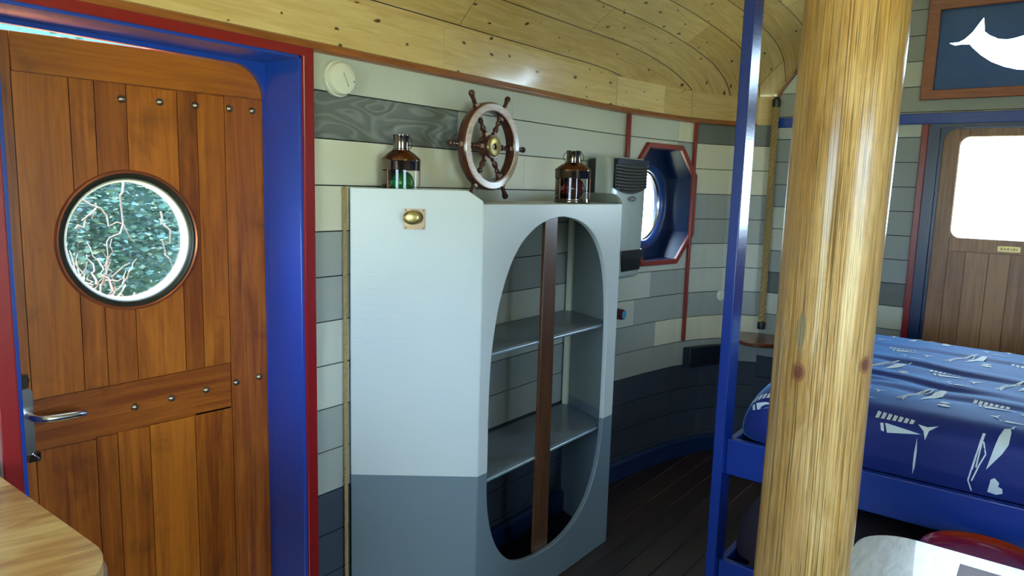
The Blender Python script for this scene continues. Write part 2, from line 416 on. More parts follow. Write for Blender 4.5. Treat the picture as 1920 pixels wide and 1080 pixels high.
# unseen side of the room: right wall (mirrored curve) and rear wall, each with a real window opening
def clipwall(name, mat, holes, mirrored=True):
    bm = BM()
    xs = [x for x in XS]
    for a, b in zip(xs, xs[1:]):
        ps = [[(a, ZF), (b, ZF), (b, 2.23), (a, 2.23)]]
        for h in holes: ps = [r for p in ps for r in minus(p, h)]
        for p in ps: shell_poly(bm, p, lambda x: 2*YC-yw(x), -.08, 0)
    return obj(name, bm, mat, None, 0, 0, False, kind='structure')
clipwall('wall_right', M_light, [[(.10, .95), (1.15, .95), (1.15, 1.9), (.10, 1.9)]])
bm = BM()
ps = [[(-1.34, ZF), (2.0, ZF), (2.0, 2.22)] + [(YC+1.67*math.cos(math.radians(a)), 2.22+CEIL_S*max(0, math.sin(math.radians(a)))**1.5) for a in range(6, 175, 6)] + [(-1.34, 2.22)]]
ps = [r for p in ps for r in minus(p, [(0.0, 1.0), (1.1, 1.0), (1.1, 1.92), (0.0, 1.92)])]
for p in ps:
    f = [bm.verts.new((XB, y, z)) for y, z in p]; g = [bm.verts.new((XB-.08, y, z)) for y, z in p]
    face(bm, f); face(bm, g[::-1])
    for i in range(len(p)): face(bm, [f[i], f[(i+1) % len(p)], g[(i+1) % len(p)], g[i]])
obj('wall_front', bm, M_light, None, 0, 0, False, kind='structure')

# floor boards
bm = BM(); y = -1.45
while y < 2.1:
    box(bm, XB-.1, XE+.15, y+.001, min(y+.118, 2.12), ZF-.03, ZF); y += .12
obj('floor', bm, M_floor, None, .0015, 30, kind='structure')

# ceiling barrel
bm = BM(); uvl = bm.loops.layers.uv.new('UVMap')
NS = 64; ss = [math.sin(math.radians(-90+180*i/NS)) for i in range(NS+1)]
arcs = {}; tot = 0; py, pz = 2.0, 2.22; tab = [(2.0, 0.0)]
for i in range(1, 401):
    s = 1-2*i/400; yy = YC+1.67*s; zz = 2.22+CEIL_S*(1-s*s)**.75
    tot += math.hypot(yy-py, zz-pz); tab.append((yy, tot)); py, pz = yy, zz
def vof(y):
    i = min(399, max(0, int((2.0-y)/(3.34/400)))); (a, va), (b, vb) = tab[i], tab[i+1]
    return va+(vb-va)*(y-a)/(b-a)
cx = sorted(set([XB, -.5, 0, .5, 1, 1.5, 2, 2.5, 3] + [x for x in XS if x > 3.1] + [4.712]))
grid = []
for x in cx:
    w = yw(min(x, XE))-YC
    grid.append([bm.verts.new((x, YC+w*s, 2.22+CEIL_S*(max(0, 1-s*s))**.75)) for s in ss])
for i in range(len(cx)-1):
    for j in range(NS):
        f = face(bm, [grid[i][j], grid[i+1][j], grid[i+1][j+1], grid[i][j+1]])
        for l in f.loops: l[uvl].uv = (l.vert.co.x+3, vof(l.vert.co.y))
o = obj('ceiling', bm, M_ceil, None, 0, 60, kind='structure')
sm = o.modifiers.new('thick', 'SOLIDIFY'); sm.thickness = .03; sm.offset = 1

# pine fascia board and moulding that follow the wall top
bm = BM(); uvl = bm.loops.layers.uv.new('UVMap')
JX = [XB, .30, 2.135, 3.95, XE]
for a, b in zip(JX, JX[1:]):
    xs = [a+.001] + [x for x in XS if a+.01 < x < b-.01] + [b-.001]
    for p, q in zip(xs, xs[1:]):
        vs = [bm.verts.new(c) for c in ((p, yw(p)-.014, 2.05), (q, yw(q)-.014, 2.05), (q, yw(q)-.014, 2.222), (p, yw(p)-.014, 2.222),
                                       (p, yw(p)+.0, 2.05), (q, yw(q)+.0, 2.05), (q, yw(q)+.0, 2.222), (p, yw(p)+.0, 2.222))]
        for qd in ((0,1,2,3), (4,7,6,5), (3,2,6,7), (0,4,5,1)):
            f = face(bm, [vs[i] for i in qd])
            for l in f.loops: l[uvl].uv = (l.vert.co.x*1.0+a*7.7, l.vert.co.z-2.05+JX.index(a)*1.3*0)
        if p == xs[0]: face(bm, [vs[i] for i in (0,3,7,4)])
        if q == xs[-1]: face(bm, [vs[i] for i in (1,5,6,2)])
obj('trim_1', bm, M_fascia, None, 0, 30, kind='structure')
bm = BM()
prof = [(.0, .0), (-.020, .0), (-.030, .006), (-.030, .018), (-.024, .026), (-.016, .032), (.0, .032)]
def molding(bm, xs, yf, z, prof):
    rr = [[bm.verts.new((x, yf(x)+dy, z+dz)) for dy, dz in prof] for x in xs]
    for a, b in zip(rr, rr[1:]):
        for i in range(len(prof)): face(bm, [a[i], a[(i+1) % len(prof)], b[(i+1) % len(prof)], b[i]])
    face(bm, rr[0]); face(bm, rr[-1][::-1])
molding(bm, [x for x in XS if x < 4.66], yw, 2.036, prof)
obj('trim_2', bm, M_mold, None, 0, 50, kind='structure')
# blue baseboard
bm = BM()
molding(bm, [x for x in XS if 1.51 <= x < 4.66], lambda x: yw(x)-.001, ZF, [(0, 0), (-.035, 0), (-.035, .095), (-.025, .11), (0, .11)])
obj('baseboard_left', bm, M_navy, None, 0, 30, kind='structure')
bm = BM(); box(bm, XE-.03, XE-.001, .60, 1.50, ZF, .02); obj('baseboard_back', bm, M_navy, None, .004, 30, kind='structure')
# blue strip over the end door, slim brown bead where ceiling meets the end wall
bm = BM(); box(bm, XE-.018, XE-.001, -.9, 1.52, 2.032, 2.092); obj('trim_3', bm, M_blue, None, .003, 30, kind='structure')
bm = BM(); tube(bm, [(XE-.008, YC+(yw(XE)-YC-.008)*s, 2.205+CEIL_S*(max(0, 1-s*s))**.75) for s in ss[2:-2]], .009, 8)
obj('trim_4', bm, M_mold, None, 0, 50, kind='structure')
# red upright battens either side of the octagonal window
for nm, x, z0, z1, w in (('trim_5', 3.625, 1.66, 2.04, .013), ('trim_6', 4.262, .675, 2.04, .012)):
    bm = BM(); y_ = yw(x); box(bm, x-w, x+w, y_-.022, y_-.0015, z0, z1); obj(nm, bm, M_redpipe, None, .005, 30, kind='structure')

# ------------------------------------------------------------------ door 1 (left, with a round light)
d1 = empty('door_1', (1.05, 2.0, ZF), kind='structure')
bm = BM(); YD = 2.19
box(bm, .655, 1.47, YD+.008, YD+.04, ZF+.02, 1.0)            # core, holed part above
hole = arc(1.012, 1.43, .188, .190, 0, 352.5, 47)
bm.free(); bm = BM()
top = lambda x: 1.978 + .018*min(1, max(0, (x-.68)/.5))
slab(bm, [(.655, ZF+.02), (1.475, ZF+.02), (1.475, top(1.475)), (1.2, top(1.2)), (.655, top(.655))], [hole[::-1]], Yp(YD+.008), .03)
obj('door_core', bm, M_door, d1, 0, 20)
def polyboard(bm, poly, mi, gap=.0013):
    cxm = sum(p[0] for p in poly)/len(poly); czm = sum(p[1] for p in poly)/len(poly)
    x0, x1 = min(p[0] for p in poly), max(p[0] for p in poly); z0, z1 = min(p[1] for p in poly), max(p[1] for p in poly)
    sh = [(p[0]+(gap if p[0] < cxm else -gap), p[1]+(gap if p[1] < czm else -gap)) for p in poly]
    k0 = len(bm.verts)
    for r in minus(sh, hole):
        slab(bm, r, [], Yp(YD), .009, mi)
    bm.verts.ensure_lookup_table(); tone = random.random()
    for i in range(k0, len(bm.verts)): bm.verts[i][tl] = tone
bm = BM(); tl = bm.verts.layers.float.new('board_tone')
polyboard(bm, [(.655, ZF+.02), (.728, ZF+.02), (.728, top(.7)), (.655, top(.655))], 0)                 # stile
polyboard(bm, [(1.322, ZF+.02), (1.475, ZF+.02), (1.475, 1.884), (1.322, 1.884)], 0)                # hinge board
polyboard(bm, [(.730, 1.88), (1.475, 1.886), (1.475, 2.0), (.730, top(.73))], 1)                  # top rail
polyboard(bm, [(.728, .86), (1.320, .845), (1.320, 1.003), (.728, 1.003)], 1)                       # middle rail
for a, b in ((.728, .863), (.863, .928), (.928, 1.015), (1.015, 1.166), (1.166, 1.228), (1.228, 1.322)): polyboard(bm, [(a, 1.004), (b, 1.004), (b, 1.881), (a, 1.881)], 0)
for a, b in ((.728, .885), (.885, .945), (.945, 1.041), (1.041, 1.189), (1.189, 1.322)): polyboard(bm, [(a, ZF+.02), (b, ZF+.02), (b, .852), (a, .857)], 0)
obj('door_boards', bm, [M_door, M_doorh], d1, 0, 0, False)
for x, z in ((1.001, 1.838), (1.112, 1.842), (1.224, 1.843), (1.339, 1.845), (1.422, 1.846), (.998, .923), (1.112, .925), (1.229, .928), (1.338, .931), (1.426, .934)):
    bm = BM(); lathe(bm, [(.0115, 0), (.0115, .002), (.010, .006), (.007, .009), (.003, .0108), (0, .011)], (x, YD, z), (0, -1, 0), 20)
    obj('stud', bm, M_steel, d1, 0, 50)
# round light: brass lip, black seal, pane
wf = None
bm = BM(); lathe(bm, [(.178, .012), (.178, .001), (.186, -.006), (.196, -.006), (.201, 0), (.201, .001)], (1.012, YD, 1.43), (0, 1, 0), 72)
wf = obj('round_window_frame', bm, plain('dark_bronze_window_ring', '#2b2a1e', .35, .3), d1, 0, 50)
bm = BM(); lathe(bm, [(.196, -.004), (.201, -.008), (.206, -.006), (.208, 0)], (1.012, YD, 1.43), (0, 1, 0), 72)
obj('copper_lip', bm, plain('copper_edge', '#c07048', .3, .7), wf, 0, 50)
bm = BM(); lathe(bm, [(.188, .0), (.188, .045), (.176, .045), (.172, .04), (.172, .012), (.178, .006)], (1.012, YD, 1.43), (0, 1, 0), 72)
obj('white_inner_ring', bm, M_white, wf, 0, 50)
bm = BM(); lathe(bm, [(.0, .030), (.176, .030), (.176, .034), (0, .034)], (1.012, YD, 1.43), (0, 1, 0), 72)
obj('pane', bm, M_pane, wf, 0, 50)
# jamb lining, rounded stop frame, casing
bm = BM()
box(bm, 1.460, 1.478, 1.985, 2.19, ZF, 2.02); box(bm, .622, .640, 1.985, 2.19, ZF, 2.02); box(bm, .622, 1.478, 1.985, 2.19, 2.005, 2.022)
obj('jamb', bm, M_blue, d1, .002, 30)
bm = BM()
inn = [(.668, ZF+.005), (1.459, ZF+.005), (1.459, 1.87)] + arc(1.349, 1.885, .11, .105, 0, 90, 10)[1:] + [(.668, 1.992)]
slab(bm, [(.641, ZF+.001), (1.4598, ZF+.001), (1.4598, 2.0045), (.641, 2.0045)], [inn[::-1]], Yp(2.165), .02)
obj('door_stop', bm, M_blue, d1, 0, 30)
bm = BM()
slab(bm, [(.585, ZF), (.627, ZF), (.627, 2.013), (1.470, 2.013), (1.470, ZF), (1.510, ZF), (1.510, 2.050), (.585, 2.050)], [], Yp(1.972), .026)
obj('casing', bm, M_red, d1, .003, 30)
# handle set
h = empty('handle', (.70, 2.17, .97)); h.parent = d1; h.matrix_parent_inverse = Matrix.Translation(-Vector(d1.location))
bm = BM(); slab(bm, rrect(.688, .722, .86, 1.045, .012), [], Yp(2.168), .022); obj('backplate', bm, M_chrome, h, .003, 40)
bm = BM(); tube(bm, [(.710, 2.18, .97), (.710, 2.150, .97), (.711, 2.132, .97), (.722, 2.118, .968), (.745, 2.112, .966), (.79, 2.112, .963), (.828, 2.112, .962), (.832, 2.116, .962)], [.011, .010, .010, .0105, .0105, .010, .009, .005], 16)
obj('lever', bm, M_chrome, h, 0, 60)
bm = BM(); lathe(bm, [(.016, 0), (.016, -.008), (.006, -.012), (.005, -.022), (0, -.022)], (.705, 2.188, 1.065), (0, 1, 0), 20); box(bm, .695, .712, 2.160, 2.168, 1.05, 1.085)
obj('latch_knob', bm, M_gun, h, 0, 40)
bm = BM(); box(bm, .705, .735, 2.172, 2.189, .835, .86); tube(bm, [(.712, 2.165, .862), (.728, 2.162, .84)], .005, 8)
obj('bolt', bm, M_gun, h, .002, 40)

# ------------------------------------------------------------------ window 1: octagonal well with a porthole
w1 = empty('window_1', (3.975, 2.0, 1.535), kind='structure')
bm = BM()
octo = lambda s: [(3.975+(x-3.975)*s, 1.535+(z-1.535)*s) for x, z in OCT]
ye = lambda x: yw(x)
oo = octo(1.012); oi = octo(.93)
f0 = [bm.verts.new((x, ye(x)-.02, z)) for x, z in oo]; f1 = [bm.verts.new((x, ye(x)-.02, z)) for x, z in oi]
b0 = [bm.verts.new((x, ye(x)+.004, z)) for x, z in oo]; b1 = [bm.verts.new((x, ye(x)+.02, z)) for x, z in oi]
for i in range(8):
    j = (i+1) % 8
    for q in ((f0[i], f0[j], f1[j], f1[i]), (f0[i], b0[i], b0[j], f0[j]), (f1[i], f1[j], b1[j], b1[i])): face(bm, list(q))
obj('window_frame', bm, M_redpipe, w1, .003, 25)
bm = BM()
YB = 1.998
a = [bm.verts.new((x, ye(x)-.004, z)) for x, z in octo(.93)]; b = [bm.verts.new((3.975+(x-3.975)*.9, YB, 1.535+(z-1.535)*.9)) for x, z in OCT]
a2 = [bm.verts.new((x, ye(x)+.003, z)) for x, z in octo(.985)]; b2 = [bm.verts.new((3.975+(x-3.975)*.97, YB+.02, 1.535+(z-1.535)*.97)) for x, z in OCT]
for i in range(8):
    j = (i+1) % 8
    for q in ((a[i], a[j], b[j], b[i]), (a2[j], a2[i], b2[i], b2[j]), (a[i], a2[i], a2[j], a[j])): face(bm, list(q))
PC = (3.955, 1.53)
ring = arc(PC[0], PC[1], .243, .243, 0, 352.5, 47)
slab(bm, [(3.975+(x-3.975)*.97, 1.535+(z-1.535)*.97) for x, z in OCT], [ring[::-1]], Yp(YB), .02)
obj('well_lining', bm, paint('deep_navy_paint', '#12264e', .35, .05, bump=.04), w1, 0, 25)
bm = BM(); lathe(bm, [(.208, .06), (.208, .018), (.216, .006), (.232, -.004), (.246, -.010), (.262, -.004), (.264, .004), (.243, .01), (.243, .06), (.208, .06)], (PC[0], YB, PC[1]), (0, 1, 0), 64)
pf = obj('porthole_ring', bm, paint('navy_ring_paint', '#18356e', .25, .05, coat=.3, bump=.04), w1, 0, 50)
bm = BM(); lathe(bm, [(.200, .032), (.206, .024), (.210, .030), (.206, .04)], (PC[0], YB, PC[1]), (0, 1, 0), 64); obj('bright_rim', bm, M_chrome, pf, 0, 50)
bm = BM(); lathe(bm, [(0, .04), (.209, .04), (.209, .045), (0, .045)], (PC[0], YB, PC[1]), (0, 1, 0), 64); obj('pane', bm, M_pane, pf, 0, 50)

# ------------------------------------------------------------------ door 2 (end wall)
d2 = empty('door_2', (XE, .2, ZF), kind='structure')
XD = 4.745
win = rrect(-.105, .503, 1.405, 1.962, .045, 8)
bm = BM(); slab(bm, [(-.20, ZF+.02), (.615, ZF+.02), (.615, 2.01), (-.20, 2.01)], [win[::-1]], Xp(XD+.009), .03)
dk2 = obj('door_core', bm, M_ddoor, d2, 0, 20)
bm = BM()
def hb(p): slab(bm, p, [], Xp(XD), .010, 0)
for a, b, z0, z1 in ((.505, .615, ZF+.02, 2.01), (-.2, -.107, ZF+.02, 2.01), (-.106, .504, 1.964, 2.01), (-.106, .504, 1.33, 1.403)): box(bm, XD, XD+.01, a+.001, b-.001, z0, z1)
yy = .504
for wdt in (.085, .11, .10, .11, .10, .105):
    box(bm, XD+.002, XD+.010, yy-wdt+.0015, yy-.0015, ZF+.02, 1.327); yy -= wdt
obj('door_boards', bm, M_ddoor, d2, .001, 30)
bm = BM(); slab(bm, rrect(-.10, .498, 1.41, 1.957, .042, 8), [], Xp(XD+.02), .004); obj('pane', bm, M_pane, d2, 0, 30)
bm = BM()
inn = [(-.165, ZF+.005), (.585, ZF+.005), (.585, 1.93)] + arc(.515, 1.935, .07, .07, 0, 90, 8)[1:] + arc(-.095, 1.935, .07, .07, 90, 180, 8)
slab(bm, [(-.185, ZF+.001), (.600, ZF+.001), (.600, 2.009), (-.185, 2.009)], [inn[::-1]], Xp(XD-.030), .028)
slab(bm, [(.600, ZF), (.6005, ZF), (.622, ZF), (.655, ZF), (.655, 2.033), (-.24, 2.033), (-.24, ZF), (-.185, ZF), (-.185, 2.009), (.600, 2.009)], [], Xp(XE-.014), .04)
obj('jamb', bm, M_navy, d2, .002, 30)
bm = BM(); box(bm, XE-.022, XE-.001, .655, .690, ZF, 2.032); box(bm, XE-.022, XE-.001, -.275, -.24, ZF, 2.032)
obj('casing', bm, M_red, d2, .003, 30)
bm = BM(); slab(bm, rrect(.17, .273, 1.342, 1.372, .004, 3), [], Xp(XD-.003), .003, 0)
for i, (a, w) in enumerate(((.182, .006), (.193, .010), (.208, .005), (.220, .011), (.236, .008), (.250, .010))): box(bm, XD-.0042, XD-.003, a, a+w, 1.350, 1.364, 1)
obj('brass_plate', bm, [M_brass, M_brassd], d2, 0, 30)

# ------------------------------------------------------------------ window 2 (over the end door) with a dolphin cut-out in the dark panel
w2 = empty('window_2', (XE, .2, 2.42), kind='structure')
bm = BM(); o4 = [(-.335, 2.163), (.716, 2.163), (.716, 2.70), (-.335, 2.70)]; i4 = [(-.275, 2.215), (.655, 2.215), (.655, 2.643), (-.275, 2.643)]
for i in range(4):
    j = (i+1) % 4
    slab(bm, [o4[i], o4[j], i4[j], i4[i]], [], Xp(XE-.030), .029)
    k0, k1 = i4[i], i4[j]
fr = obj('window_frame', bm, M_frame, w2, .004, 30)
dol = [(.605, 2.466), (.560, 2.468), (.535, 2.480), (.500, 2.515), (.468, 2.568), (.456, 2.585), (.450, 2.545), (.446, 2.512), (.420, 2.490), (.380, 2.468), (.340, 2.462), (.315, 2.464),
       (.27, 2.475), (.21, 2.485), (.17, 2.520), (.13, 2.552), (.145, 2.50), (.135, 2.470), (.08, 2.45), (.03, 2.42), (.0, 2.385), (-.05, 2.365), (-.095, 2.335), (-.09, 2.322), (-.03, 2.325), (.02, 2.322),
       (.06, 2.305), (.09, 2.255), (.115, 2.240), (.12, 2.275), (.15, 2.300), (.22, 2.296), (.28, 2.303), (.34, 2.322), (.40, 2.352), (.45, 2.390), (.49, 2.430), (.508, 2.452), (.54, 2.455), (.575, 2.452)]
bm = BM(); slab(bm, [(-.289, 2.201), (.674, 2.201), (.674, 2.654), (-.289, 2.654)], [dol], Xp(XE+.006), .006)
n = N('hazed_blue_painted_panel'); nz = n.noise(n.map(n.obj(), (3, 3, 3)), 2, 3)
n.set(col=n.mix(nz, srgb('#2a4d6c'), srgb('#3a6485')), rough=.35)  # base lightened for window haze; translucent share below adds a glow
tl_ = n.n('ShaderNodeBsdfTranslucent', {0: srgb('#3f86d0')}); mx_ = n.n('ShaderNodeMixShader', {0: .10, 1: n.b.outputs[0], 2: tl_.outputs[0]})
n.t.links.new(mx_.outputs[0], n.t.nodes['Material Output'].inputs[0]); obj('painted_panel', bm, n.m, w2, 0, 30)
bm = BM(); box(bm, XE+.018, XE+.022, -.276, .656, 2.214, 2.644); obj('pane', bm, M_pane, w2, 0, 30)

# ------------------------------------------------------------------ corner cabinet with an oval opening
cab = empty('display_cabinet', (2.4, 1.85, ZF), label='pale grey cabinet with an oval opening and shelves beside the brown door', category='cabinet')
A, B, Cc, D = Vector((1.665, 1.985, 0)), Vector((1.955, 1.62, 0)), Vector((2.955, 1.62, 0)), Vector((3.125, 1.985, 0))
ZS = .555
def wallpanel(bm, P, Q, t, z0, z1, mi, top=None):
    d = (Q-P).normalized(); nrm = Vector((-d.y, d.x, 0))       # inward
    L = (Q-P).length
    pts = top(L) if top else [(0, z0), (L, z0), (L, z1), (0, z1)]
    slab(bm, pts, [], lambda a, b, k: P + d*a + nrm*k + Vector((0, 0, b)), t, mi)
bm = BM()
wallpanel(bm, A, B, .018, ZS, 0, 0, lambda L: [(0, ZS), (L, ZS), (L, 1.566), (L-.055, 1.602), (0, 1.602)])
wallpanel(bm, A, B, .018, ZF, ZS, 1)
obj('side_panel', bm, [M_cab, M_cabl], cab, .003, 30)
bm = BM()
wallpanel(bm, Cc, D, .018, ZS, 0, 0, lambda L: [(0, ZS), (L, ZS), (L, 1.602), (.09, 1.602), (.05, 1.597), (.02, 1.582), (0, 1.560)])
wallpanel(bm, Cc, D, .018, ZF, ZS, 1)
obj('side_panel', bm, [M_cabi, M_cabl], cab, .003, 30)
oval = [(2.013, .60), (2.012, .48), (2.022, .39), (2.050, .29), (2.098, .205), (2.165, .140), (2.245, .103), (2.33, .085), (2.43, .078), (2.52, .083), (2.60, .103), (2.68, .140), (2.75, .196), (2.80, .27), (2.838, .36), (2.858, .46), (2.866, .56),
        (2.868, .72), (2.868, .90), (2.864, 1.03), (2.850, 1.16), (2.825, 1.265), (2.785, 1.345), (2.735, 1.405), (2.67, 1.453), (2.60, 1.482), (2.52, 1.499), (2.45, 1.504), (2.38, 1.496), (2.31, 1.478), (2.25, 1.450), (2.19, 1.408), (2.14, 1.352), (2.10, 1.285), (2.065, 1.20), (2.04, 1.11), (2.022, 1.0), (2.014, .88), (2.012, .74)]
def catmull(pts, n=3):
    out = []; L = len(pts)
    for i in range(L):
        p0, p1, p2, p3 = (pts[(i+k-1) % L] for k in range(4))
        for s in range(n):
            t = s/n
            out.append(tuple(.5*((2*p1[k])+(-p0[k]+p2[k])*t+(2*p0[k]-5*p1[k]+4*p2[k]-p3[k])*t*t+(-p0[k]+3*p1[k]-3*p2[k]+p3[k])*t**3) for k in (0, 1)))
    return out
ov = catmull(oval)
up = [p for p in ov if p[1] >= ZS]; lo = [p for p in ov if p[1] < ZS]
# split at the paint line so both paints belong to one front panel
def xat(side):
    c = [p for p in ov if (p[0] < 2.4) == (side < 0)]; return min(c, key=lambda p: abs(p[1]-ZS))[0]
xl, xr = xat(-1), xat(1)
upper = sorted([p for p in up if p[0] < 2.45], key=lambda p: p[1]) + sorted([p for p in up if p[0] >= 2.45], key=lambda p: -p[1])
lower = sorted([p for p in lo if p[0] < 2.43], key=lambda p: -p[1]) + sorted([p for p in lo if p[0] >= 2.43], key=lambda p: p[1])
bm = BM()
slab(bm, [(1.955, 1.556), (1.955, ZS), (xl, ZS)] + [p for p in upper if p[1] > ZS+.004] + [(xr, ZS), (2.955, ZS), (2.955, 1.556)], [], Yp(1.62), .022, 0)
slab(bm, [(1.955, ZF), (1.955, ZS), (xl, ZS)] + [p for p in lower if p[1] < ZS-.004] + [(xr, ZS), (2.955, ZS), (2.955, ZF)], [], Yp(1.62), .022, 1)
obj('front_panel', bm, [M_cab, M_cabl], cab, .003, 30)
def inner(z0, z1, y0=1.645, ins=.022):
    lx = lambda y: 1.955+(1.62-y)*(1.955-1.665)/(1.985-1.62)+ins; rx = lambda y: 2.955+(y-1.62)*(3.125-2.955)/(1.985-1.62)-ins
    return [(lx(y0), y0), (rx(y0), y0), (rx(1.985), 1.985), (lx(1.985), 1.985)]
Zp = lambda z: (lambda a, b, d: Vector((a, b, z+d)))
bm = BM(); slab(bm, inner(0, 0, 1.622, .019), [], Zp(1.538), .018); obj('top_board', bm, M_cab, cab, .002, 30)
for z in (1.0, .505):
    bm = BM(); slab(bm, inner(0, 0, 1.668), [], Zp(z-.02), .02); s = obj('shelf', bm, M_cabl if z < .8 else M_cabl, cab, .002, 30)
    bm = BM(); tube(bm, [(1.995, 1.660, z-.008), (2.90, 1.660, z-.008)], .0085, 10); obj('rounded_lip', bm, paint('grey_blue_gloss_lip', '#7f95a4', .15, .03, coat=.8), s, 0, 50)
bm = BM(); box(bm, 3.070, 3.090, 1.955, 1.984, .505, 1.53); obj('corner_post', bm, M_cream, cab, .002, 30)
bm = BM(); slab(bm, [(2.368, .076), (2.470, .076), (2.462, 1.512), (2.374, 1.512)], [], Yp(1.6435), .0145); obj('centre_strip', bm, M_dkwood, cab, .0015, 30)
# latch
lt = empty('latch', (1.81, 1.80, 1.50)); lt.parent = cab; lt.matrix_parent_inverse = Matrix.Translation(-Vector(cab.location))
dAB = (B-A).normalized(); out = Vector((dAB.y, -dAB.x, 0)); LP = A + dAB*((Vector((1.806, 1.808, 0))-A).dot(dAB)) + Vector((0, 0, 1.498))
T3 = lambda a, b, k: LP + dAB*a + Vector((0, 0, b)) + out*(.0015-k+.004)
bm = BM(); slab(bm, rrect(-.036, .036, -.036, .036, .003, 2), [], T3, .005)
for sx in (-.03, .03):
    for sz in (-.03, .03): lathe(bm, [(.0035, 0), (.003, .0015), (0, .002)], LP+dAB*sx+Vector((0,0,sz))+out*.0055, out, 8)
obj('latch_plate', bm, M_brassd, lt, 0, 30)
bm = BM(); u3 = LP + out*.006 + dAB*-.006 + Vector((0, 0, .006))
rg = []
for r, hgt in ((.8, 0), (.8, .010), (1.0, .016), (1.0, .026), (.9, .031), (.6, .034), (.0, .035)):
    rg.append([bm.verts.new(u3 + dAB*(.031*r*math.cos(t*math.pi/16)) + Vector((0, 0, .0245*r*math.sin(t*math.pi/16))) + out*hgt) for t in range(32)])
for a, b in zip(rg, rg[1:]):
    for i in range(32): face(bm, [a[i], a[(i+1) % 32], b[(i+1) % 32], b[i]])
obj('knob', bm, M_brass, lt, 0, 60)

# ------------------------------------------------------------------ ropes
def rope(name, p, q, r, pitch, parent=None, **k):
    bm = BM(); P, Q = Vector(p), Vector(q); L = (Q-P).length; n = max(12, int(L/pitch*10)); u, v, w = frame_of(Q-P)
    for s in range(3):
        pts = []
        for i in range(n+1):
            t = i/n; a = 2*math.pi*(t*L/pitch + s/3); pts.append(P+(Q-P)*t+(u*math.cos(a)+v*math.sin(a))*r*.5)
        tube(bm, pts, r*.56, 8)
    return obj(name, bm, M_rope, parent, 0, 60, **k)
rope('cord', (1.643, 1.985, 1.602), (1.643, 1.985, ZF+.003), .0075, .035, label='thin twisted cord running down the left edge of the grey cabinet', category='rope')
RY = 1.492
rp = empty('bell_rope', (4.62, RY, 2.2), label='thick twisted rope hanging down the far corner behind the blue post', category='rope')
rope('rope_strands', (4.62, RY, 2.155), (4.62, RY-.012, .80), .0215, .10, rp)
for z, x in ((2.18, 4.62), (.78, 4.62)):
    bm = BM(); lathe(bm, [(0, -.025), (.024, -.025), (.026, -.015), (.026, .015), (.02, .025), (.012, .028), (.012, .035 if z > 1 else -.0), (0, .035 if z > 1 else 0)], (x, RY-(.012 if z < 1 else 0), z), (0, 0, 1), 20)
    obj('end_cap', bm, M_black, rp, 0, 40)

# ------------------------------------------------------------------ smoke alarm
sa = empty('smoke_alarm', (1.62, 2.0, 1.962), label='round white smoke alarm high on the plank wall', category='smoke alarm')
bm = BM(); lathe(bm, [(.0, 0), (.058, 0), (.060, .010), (.059, .018), (.050, .020), (0, .020)], (1.62, 1.9995, 1.962), (0, -1, 0), 48); obj('base', bm, M_white, sa, 0, 40)
bm = BM(); lathe(bm, [(.054, .018), (.055, .030), (.050, .040), (.040, .044), (0, .046)], (1.62, 1.9995, 1.962), (0, -1, 0), 48)
cv = obj('cover', bm, M_white, sa, 0, 40)
bm = BM(); box(bm, -.0012, .0012, -.0475, -.044, -.024, .024, 0, Matrix.Translation((1.626, 1.9995, 1.958)) @ Matrix.Rotation(-.45, 4, 'Y')); box(bm, 1.645, 1.656, 1.957, 1.9595, 1.938, 1.949)
obj('test_slot', bm, plain('grey_plastic', '#a4a89c', .5), cv, 0, 30)
bm = BM(); lathe(bm, [(0, .0), (.003, .0), (.002, .003), (0, .003)], (1.662, 1.9575, 1.956), (0, -1, 0), 10); obj('indicator', bm, M_black, cv, 0, 30)

# ------------------------------------------------------------------ ship's wheel
WC = Vector((2.335, 1.912, 1.780))
sw = empty('ship_wheel', (WC.x, 2.0, WC.z), label='dark wooden ship wheel with brass hub hung on the plank wall', category='ship wheel')
bm = BM()
lathe(bm, [(.172, .022), (.178, .014), (.178, -.014), (.172, -.022), (.142, -.022), (.139, -.017), (.139, .017), (.142, .022), (.172, .022)], WC, (0, -1, 0), 72)
rimo = obj('rim', bm, M_ship, sw, 0, 40)
bm = BM(); lathe(bm, [(.173, .0225), (.170, .027), (.146, .027), (.143, .0225)], WC, (0, -1, 0), 72)
rfm = wood('sheen_pale_wood_face', '#a88e84', '#dccac2', 0, .22, 2, '#4a2c20', .8, 0, .1, .2, .12)  # pale tone paints in the gloss reflection on the dark wooden rim
obj('rim_face', bm, rfm, rimo, 0, 40)
bm = BM(); lathe(bm, [(.0, .026), (.046, .026), (.048, .022), (.048, -.022), (.046, -.026), (0, -.026)], WC, (0, -1, 0), 40); hub = obj('hub', bm, M_ship, sw, 0, 40)
bm = BM(); lathe(bm, [(.011, .030), (.016, .032), (.030, .0315), (.034, .033), (.041, .031), (.043, .026)], WC, (0, -1, 0), 48); obj('brass_disc', bm, M_brass, hub, 0, 30)
bm = BM(); lathe(bm, [(.0, .016), (.011, .016), (.011, .031)], WC, (0, -1, 0), 24); obj('axle_hole', bm, M_black, hub, 0, 30)
